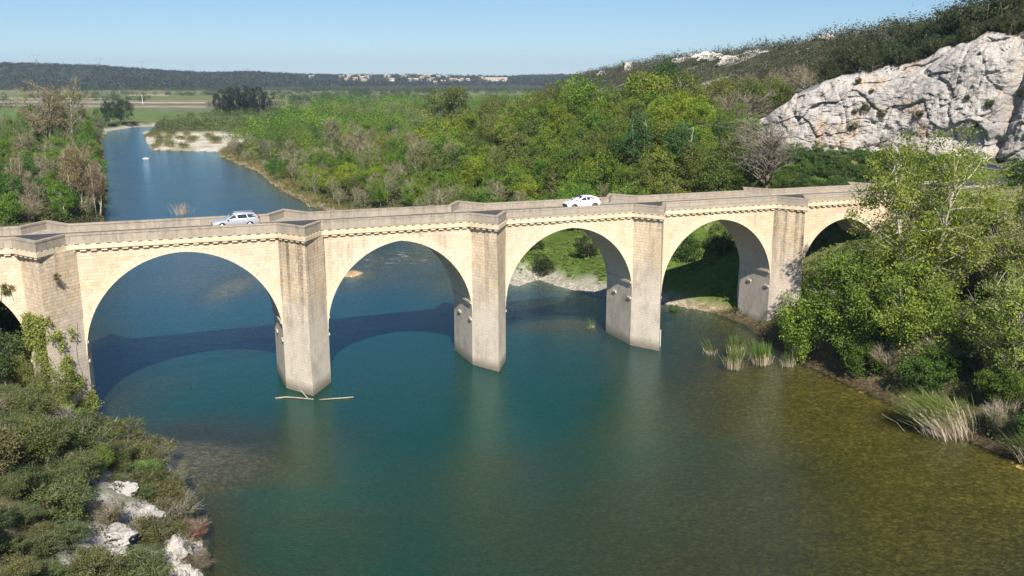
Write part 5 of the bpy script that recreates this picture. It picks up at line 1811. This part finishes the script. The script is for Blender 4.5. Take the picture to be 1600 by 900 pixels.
# ------------------------------------------------------------------ left foreground slope
def rock(u, v, sx, sy, sz, rz_, seed, lab, sink=0.35, name='rock_outcrop'):
    x, y, z = ray_ground(u, v)
    o = link(name, rock_mesh(seed, sx, sy, sz))
    o.location = (x, y, z - sz * sink)
    o.rotation_euler = (prng.uniform(-0.2, 0.2), prng.uniform(-0.2, 0.2), rz_)
    return tag(o, lab, 'rock')
rock(190, 768, 1.1, 0.9, 0.6, 0.3, 3, 'small white limestone outcrop uppermost on the left slope')
rock(228, 808, 1.2, 0.8, 0.65, 1.0, 4, 'white limestone outcrop between bushes in the middle of the left slope', 0.2)
rock(172, 838, 1.5, 0.8, 0.6, -0.4, 5, 'flat layered white limestone outcrop on the left slope', 0.25)
rock(185, 872, 1.1, 0.6, 0.5, -0.6, 6, 'pale limestone ledge low on the left slope', 0.3)
rock(276, 872, 1.0, 0.8, 1.3, 0.2, 7, 'tall grey limestone crag at the tip of the left slope', 0.15)
rock(292, 905, 0.9, 0.8, 1.0, 1.2, 8, 'grey limestone block at the lower picture edge on the left slope', 0.15)
rock(244, 783, 0.8, 0.6, 0.5, 2.0, 9, 'small limestone boulder beside the brown green bush on the left slope', 0.2)
rock(80, 725, 1.0, 0.7, 0.5, 2.0, 10, 'small pale rock among bushes high on the left slope', 0.2)
x, y, z = ray_ground(513, 324)
o = link('boulder', rock_mesh(12, 1.7, 1.3, 1.0))
o.location = (x, y, 0.3)
tag(o, 'pale boulder at the far water edge behind the bridge', 'rock')
o = link('boulder', rock_mesh(13, 1.1, 0.7, 0.45))
o.location = (-135, 340, 0.1)
tag(o, 'small white rock alone in the river upstream', 'rock')

scrub = [tree_proto(430 + i, 2.5, 0.1, 1.75, 'dome', 120, 0.40, 85, (0.105, 0.055), 0.06, stems=4, limbs=30, leafmat=M['leaf_dark'], twig=4, twig_len=0.45, twig_w=0.014, hollow=0.5) for i in range(3)]
twiggy = [tree_proto(440 + i, 2.2, 0.1, 1.6, 'vase', 90, 0.42, 40, (0.10, 0.06), 0.04, stems=5, limbs=70, twig=24, twig_len=0.6, twig_w=0.014, hollow=0.35) for i in range(2)]
SLOPE = [(-44, 76), (-36, 75), (-31, 70.5), (-26.5, 65.5), (-22.8, 58), (-20.3, 50), (-16, 40), (-30, 36), (-48, 50), (-54, 66)]
rock_px = [(190, 768), (228, 806), (172, 838), (276, 872), (292, 905)]
sc_ = {'a': 0}
sp = poisson(SLOPE, lambda x, y: 1.75, 6000)
SG = [((0.09, 0.12, 0.035), 'green evergreen scrub bush on the rocky left slope'), ((0.045, 0.07, 0.02), 'dark evergreen scrub bush on the rocky left slope'),
      ((0.14, 0.14, 0.045), 'olive brown scrub bush on the rocky left slope'), ((0.13, 0.22, 0.03), 'fresh green bush on the rocky left slope')]
for x, y in sp:
    z = ground_z(x, y)
    u, v = proj(x, y, z + 0.8)
    if u < -90 or v > 1010 or (112 < u < 175 and v < 690) or (u < 70 and v < 590):
        continue
    if any(math.hypot(u - a, (v - b) * 1.2) < 30 for a, b in rock_px):
        continue
    k = int(np.clip(1.2 + 1.3 * float(fbm(np.array([x * 0.2]), np.array([y * 0.2]), oct=2, seed=71)[0]) + prng.normal() * 0.9, 0, 3.99)) if prng.random() > 0.25 else 0
    tw_ = prng.random() < 0.2
    pr = twiggy[prng.integers(2)] if tw_ else scrub[prng.integers(3)]
    c, lab = SG[k]
    if tw_:
        lab = lab.replace('bush', 'bush full of grey twigs')
    s = 0.55 + 0.9 * prng.random() ** 1.8
    plant(pr, 'scrub_bush', lab, 'bush', 'twiggy scrub of the left slope, tone %d' % (k + 1) if tw_ else 'scrub of the left slope, tone %d' % (k + 1), (x, y, z - 0.15), s, prng.uniform(0, 6), vary(c, prng), sz=s * prng.uniform(0.6, 0.95), tw=(0.30, 0.27, 0.22))
def px_plant(u, v, pr, name, lab, cat, s, c, sz=None, rz_=0.0):
    x, y, z = ray_ground(u, v)
    plant(pr, name, lab, cat, None, (x, y, z - 0.15), s, rz_, c, sz=sz, tw=(0.3, 0.25, 0.2))
px_plant(225, 752, scrub[0], 'green_bush', 'bright green leafy bush by the water above the white rocks', 'bush', 0.75, (0.10, 0.20, 0.04), 0.7)
px_plant(262, 800, scrub[1], 'scrub_bush', 'large brown green bush overhanging the water at the tip of the left slope', 'bush', 1.0, (0.115, 0.11, 0.035), 0.85, 1.0)
px_plant(240, 850, scrub[2], 'scrub_bush', 'olive green bush between the white ledge and the tall crag', 'bush', 0.95, (0.10, 0.105, 0.04), 0.7, 2.0)
px_plant(305, 842, twiggy[0], 'red_shrub', 'small red brown shrub at the water edge of the left slope', 'shrub', 0.7, (0.22, 0.065, 0.035), 0.7)
px_plant(312, 890, twiggy[1], 'dry_shrub', 'pale dry twiggy shrub at the lower tip of the left slope', 'shrub', 0.75, (0.17, 0.155, 0.09), 0.6)
px_plant(150, 735, scrub[2], 'green_bush', 'fresh green bush at the foot of the ivy covered pier', 'bush', 0.7, (0.13, 0.20, 0.035), 0.7)
p, r = scatter(3500, lambda q, y: -56 + q * 46, lambda q: 36 + 52 * q, lambda x, y, h, ds, t: (ds > 0.8) & (h > 0.2) & (fbm(x * 0.06, y * 0.06, oct=4, seed=21) < 0.3), 47)
mass('low_scrub', p, 0.25 + 0.4 * r.random(len(p)), 30, 0.11, (0.10, 0.095, 0.045), M['leaf_dark'])
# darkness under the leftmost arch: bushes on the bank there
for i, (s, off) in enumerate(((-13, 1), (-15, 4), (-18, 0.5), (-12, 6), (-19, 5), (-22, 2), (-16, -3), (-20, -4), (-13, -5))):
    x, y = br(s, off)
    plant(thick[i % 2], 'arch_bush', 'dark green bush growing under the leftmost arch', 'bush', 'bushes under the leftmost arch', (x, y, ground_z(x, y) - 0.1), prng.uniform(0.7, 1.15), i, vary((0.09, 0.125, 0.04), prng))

for s, off, sc2, lab in ((-10.6, -3.6, 0.72, 'light green sapling left of the leftmost pier foot'), (-7.4, -5.0, 0.85, 'tall light green sapling in front of the leftmost pier'),
                         (-9.2, -4.7, 0.75, 'low bushy sapling in front of the left face of the leftmost pier')):
    x, y = br(s, off)
    plant(P_['sapling'][int(s) % 2], 'sapling', lab, 'sapling', None, (x, y, max(ground_z(x, y), 0) - 0.1), sc2, s, (0.24, 0.30, 0.075))

# climbing ivy on the pier, leaves lying along its two front faces
def ivy():
    r = np.random.default_rng(88)
    s0, s1 = PIERS[2]
    c = (s0 + s1) / 2
    cl, nn = [], []
    for k in range(5600):
        f = r.random()
        z = r.random() * 9.6 + 0.5
        side = r.random() < 0.55
        # two hanging curtains and a mound at the foot
        if side:
            keep_ = (z > 6.2 and f > 0.05) or f < 0.30 + 0.25 * (z < 4) or z < 3.2
        else:
            keep_ = (z < 8.6 and 0.25 < f < 0.85 - 0.03 * z) or z < 2.2 or z > 8.2 and f < 0.5
        if not keep_ or vnoise(np.array([f * 5]), np.array([z * 0.9]), seed=3 + side)[0] < -0.25:
            continue
        ax, ay = cutwater(s0, s1, z, -1)
        ex = s0 if side else s1
        px, py = ax + (ex - ax) * f, ay + (Y0 - ay) * f
        dx, dy = ex - ax, Y0 - ay
        ln = math.hypot(dx, dy)
        n_ = np.array([dy / ln, -dx / ln, 0]) * (-1 if side else 1)
        n_ = n_ if n_[1] < 0 else -n_
        bulge = 0.10 + r.random() * (0.25 + 0.6 * max(0, 3.0 - z) / 3.0)
        cl.append((px + n_[0] * bulge, py + n_[1] * bulge, z))
        nn.append(n_)
    cl, nn = np.array(cl), np.array(nn)
    per = 8
    cs = np.repeat(cl, per, 0) + r.normal(size=(len(cl) * per, 3)) * 0.16
    n2 = np.repeat(nn, per, 0) + unit(r, len(cs)) * 0.8 + np.array([0, 0, 0.4])
    n2 /= np.linalg.norm(n2, axis=1)[:, None]
    v, f = quads_from(cs, n2, 0.16, 0.13, r)
    me = np_mesh('ivy', v, f, M['leaf'])
    fattr(me, 'rnd', r.random(len(f)))
    root = empty('ivy_plant', (*br(0, 0), 0), BR_A, 'yellow green ivy climbing the leftmost pier above the scrub', 'ivy')
    a = link('foliage', me, root)
    a.color = (0.26, 0.31, 0.08, 1)
    mb = MB()
    rr = random.Random(5)
    for q in range(4):
        side = q % 2
        f0 = rr.uniform(0.2, 0.8)
        pts = []
        for z in np.linspace(0.5, rr.uniform(6, 10), 8):
            ax, ay = cutwater(s0, s1, z, -1)
            ex = s0 if side else s1
            f0 = min(max(f0 + rr.uniform(-0.08, 0.08), 0.05), 0.95)
            pts.append((ax + (ex - ax) * f0, ay + (Y0 - ay) * f0 - 0.06, z))
        mb.tube(pts, [0.018] * 8, 5)
    mb.build('stems', M['bark'], root, True)
ivy()
tuft = tree_proto(450, 1.1, 0.0, 0.55, 'dome', 26, 0.25, 40, (0.11, 0.07), 0.025, stems=3, limbs=10)
x, y = br(-11.3, 0.15)
plant(tuft, 'wall_plant', 'small plant growing out of the wall beside the leftmost arch', 'plant', None, (x, y, 11.9), 1.0, 0.0, (0.15, 0.17, 0.06))
x, y = br(-7.0, -2.2)
plant(tuft, 'wall_plant', 'tiny dry plant hanging on the leftmost pier below the cornice', 'plant', None, (x, y, 13.3), 0.6, 0.0, (0.16, 0.14, 0.05))

# ------------------------------------------------------------------ hillside rocks
for i, (u, v, sx, sz, rot, lab) in enumerate(((982, 110, 3.2, 3.2, 0.9, 'upright white rock above the largest yellow green tree'), (940, 118, 3.2, 2.6, 0.3, 'small white rock left of the upright rock on the hillside'),
        (1110, 95, 7, 2.6, 0.2, 'wide white rock field high on the hillside'), (1090, 87, 6, 2.0, 0.1, 'flat white rock at the hilltop above the rock field'), (1136, 99, 5, 2.4, 0.4, 'white rock at the right end of the hillside rock field'), (1060, 98, 3.5, 1.8, 0.3, 'lone white rock patch left of the rock field'),
        (760, 150, 6, 3.5, 0.2, 'white rocks peeking out of the wood below the distant village'), (1290, 62, 4, 1.4, 0.3, 'white rock near the skyline right of the hilltop'), (1165, 197, 5, 2.6, 0.5, 'low white rock wall behind the leafless roadside tree'))):
    x, y, z = ray_ground(u, v)
    if y > 900:
        x, y, _ = at_px(u, v, 520)
        z = ground_z(x, y)
    o = link('hill_rock', rock_mesh(20 + i, sx, sx * 0.55, sz))
    o.location = (x, y, z + sz * 0.25)
    o.rotation_euler = (0.1, 0.0, rot)
    tag(o, lab, 'rock')
    print('rock', lab, round(x), round(y), round(z, 1))

# ------------------------------------------------------------------ guard rail beside the cliff road
rail = empty('guard_rail', (0, 0, 0), 0, 'grey steel guard rail along the road below the cliff', 'guard rail')
rp = road_path
mb = MB()
side = []
for i in range(0, len(rp)):
    d = (rp[min(i + 1, len(rp) - 1)] - rp[max(i - 1, 0)]).normalized()
    q = rp[i] + Vector((d.y, -d.x, 0)) * 3.75
    if 95 < q.y < 215:
        side.append((q.x, q.y, rz(q.x, q.y)))
for a, b in zip(side[:-1], side[1:]):
    mb.add([(a[0], a[1], a[2] + 0.48), (b[0], b[1], b[2] + 0.48), (b[0], b[1], b[2] + 0.80), (a[0], a[1], a[2] + 0.80)], [(0, 1, 2, 3)])
rb = mb.build('rail', M['steel'], rail)
sd = rb.modifiers.new('thick', 'SOLIDIFY')
sd.thickness = 0.06
for a in side[::2]:
    mb = MB()
    mb.box(a[0] - 0.06, a[0] + 0.06, a[1] - 0.06, a[1] + 0.06, a[2] - 0.3, a[2] + 0.72)
    mb.build('post', M['steel'], rail)

# ------------------------------------------------------------------ pylons, field post, village
pyl_m = simple('pylon_steel', (0.30, 0.32, 0.35), 0.6, 0.2)
def pylon_mesh(h):
    mb = MB()
    w0, w1, wst = h * 0.10, h * 0.035, h * 0.55
    t = 0.42
    for sx in (-1, 1):
        for sy in (-1, 1):
            mb.bar((sx * w0, sy * w0, 0), (sx * w1, sy * w1, wst), t)
            mb.bar((sx * w1, sy * w1, wst), (sx * h * 0.17, sy * w1, h * 0.84), t)
    for k in range(4):
        za, zb = wst * k / 4, wst * (k + 1) / 4
        wa, wb = w0 + (w1 - w0) * k / 4, w0 + (w1 - w0) * (k + 1) / 4
        for sy in (-1, 1):
            mb.bar((-wa, sy * wa, za), (wb, sy * wb, zb), t * 0.7)
            mb.bar((wa, sy * wa, za), (-wb, sy * wb, zb), t * 0.7)
    for sy in (-1, 1):
        mb.bar((-h * 0.30, 0, h * 0.84), (h * 0.30, 0, h * 0.84), t * 1.2)
        mb.bar((-h * 0.17, sy * w1, h * 0.84), (h * 0.17, sy * w1, h * 0.84), t)
    mb.bar((-h * 0.30, 0, h * 0.84), (-h * 0.17, 0, h * 1.0), t)
    mb.bar((h * 0.30, 0, h * 0.84), (h * 0.17, 0, h * 1.0), t)
    mb.bar((-h * 0.17, 0, h * 1.0), (-h * 0.17, 0, h * 0.84), t)
    mb.bar((h * 0.17, 0, h * 1.0), (h * 0.17, 0, h * 0.84), t)
    mb.bar((-h * 0.17, 0, h * 0.93), (h * 0.17, 0, h * 0.93), t)
    return mb.mesh('power_pylon', pyl_m)
for i, (u, vt, y, lab) in enumerate(((55, 83, 2150, 'leftmost and largest lattice power pylon above the far wooded hill'), (154, 89, 2350, 'second power pylon from the left above the far wooded hill'), (221, 95, 2500, 'third power pylon from the left above the far wooded hill'),
        (300, 100, 2650, 'power pylon standing on the low saddle of the far hills'), (351, 103, 3300, 'faint power pylon right of the one on the saddle'), (386, 106, 3700, 'faintest and rightmost power pylon on the skyline'))):
    x, _, z = at_px(u, vt, y)
    g = ground_z(x, y)
    o = link('power_pylon', pylon_mesh(z - g))
    o.location = (x, y, g)
    o.rotation_euler = (0, 0, 0.25)
    tag(o, lab, 'pylon')
x, y, z = ray_ground(223, 163)
mb = MB()
mb.tube([(0, 0, -0.5), (0, 0, 7.5)], [0.22, 0.18], 8)
mb.tube([(0, 0, 7.5), (0, 0, 8.4)], [0.3, 0.3], 8)
o = mb.build('field_post', simple('white_paint', (0.8, 0.8, 0.78), 0.5))
o.location = (x, y, z)
tag(o, 'white post standing in the fields beyond the river bend', 'post')

plaster = [simple('plaster_%s' % k, c, 0.9) for k, c in (('white', (0.56, 0.54, 0.50)), ('cream', (0.50, 0.45, 0.36)), ('pink', (0.48, 0.41, 0.35)))]
tiles = simple('roof_tiles', (0.50, 0.38, 0.29), 0.9)
shade = simple('shutter', (0.10, 0.10, 0.11), 0.6)
hr = random.Random(3)
def house(u, v, w, d, h, m, lab, rz_=0.0, group=None):
    y = hr.uniform(2150, 2950)
    x = (u - 800) / 1434 * y
    z = ground_z(x, y)
    root = empty('house', (x, y, z + 0.6), rz_, lab, 'house', group)
    mb = MB()
    mb.box(-w / 2, w / 2, -d / 2, d / 2, -6, h)
    mb.add([(-w / 2, -d / 2, h), (-w / 2, d / 2, h), (-w / 2, 0, h + d * 0.2)], [(0, 1, 2)])
    mb.add([(w / 2, d / 2, h), (w / 2, -d / 2, h), (w / 2, 0, h + d * 0.2)], [(0, 1, 2)])
    wall = mb.build('wall', m, root)
    mb = MB()
    e = 0.6
    for sgn in (-1, 1):
        q = [(-w / 2 - e, sgn * (d / 2 + e), h - e * 0.4 + 0.05), (w / 2 + e, sgn * (d / 2 + e), h - e * 0.4 + 0.05), (w / 2 + e, 0, h + d * 0.2 + 0.15), (-w / 2 - e, 0, h + d * 0.2 + 0.15)]
        mb.quad(*(q if sgn < 0 else q[::-1]))
    mb.build('roof', tiles, root)
    for k in range(max(2, int(w / 4))):
        mb = MB()
        wx_ = -w / 2 + w * (k + 0.5) / max(2, int(w / 4))
        mb.box(wx_ - 0.7, wx_ + 0.7, -d / 2 - 0.06, -d / 2 - 0.01, h * 0.45, h * 0.8)
        mb.build('window', shade, root)
spots = [(543, 121), (548, 119.5), (553, 121), (557, 118.5), (561, 120), (567, 118), (571, 119), (575, 117.5), (579, 119.5), (584, 118.5), (608, 118.5), (613, 119), (617, 120), (635, 120.5), (641, 121), (648, 119), (653, 120.5), (658, 121.5), (660, 119.5), (664, 121), (669, 122), (674, 120.5),
         (679, 121.5), (684, 120), (688, 122), (702, 119), (708, 120), (713, 119), (719, 120.5), (724, 119), (752, 123), (757, 122.5), (541, 122.5), (645, 123.5), (695, 120.5), (733, 121)]
for i, (u, v) in enumerate(spots):
    house(u, v, hr.uniform(8, 14), hr.uniform(7, 10), hr.uniform(3.8, 6.0), plaster[i % 3], 'small pale house of the distant hillside village', hr.uniform(-0.5, 0.5), 'houses of the distant village')
house(495, 117.5, 13, 9, 6, plaster[0], 'lone white house on the wooded ridge left of the distant village', 0.1)
house(776, 121, 58, 14, 7, plaster[0], 'long white building at the right end of the distant village', 0.05)
house(668, 119.5, 34, 12, 6, plaster[1], 'long cream building in the middle of the distant village', -0.1)

# ------------------------------------------------------------------ the air itself
hz = MB()
hz.box(-5000, 5000, -200, 9000, -60, 150)
hm_, hn, hl = mat_new('haze')
hn.remove(hn['Principled BSDF'])
pv = hn.new('ShaderNodeVolumePrincipled')
pv.inputs['Color'].default_value = (0.55, 0.75, 1.0, 1)
pv.inputs['Density'].default_value = 0.000085
pv.inputs['Anisotropy'].default_value = 0.0
hl.new(pv.outputs[0], hn['Material Output'].inputs['Volume'])
ho = hz.build('haze', hm_)
ho['kind'] = 'stuff'
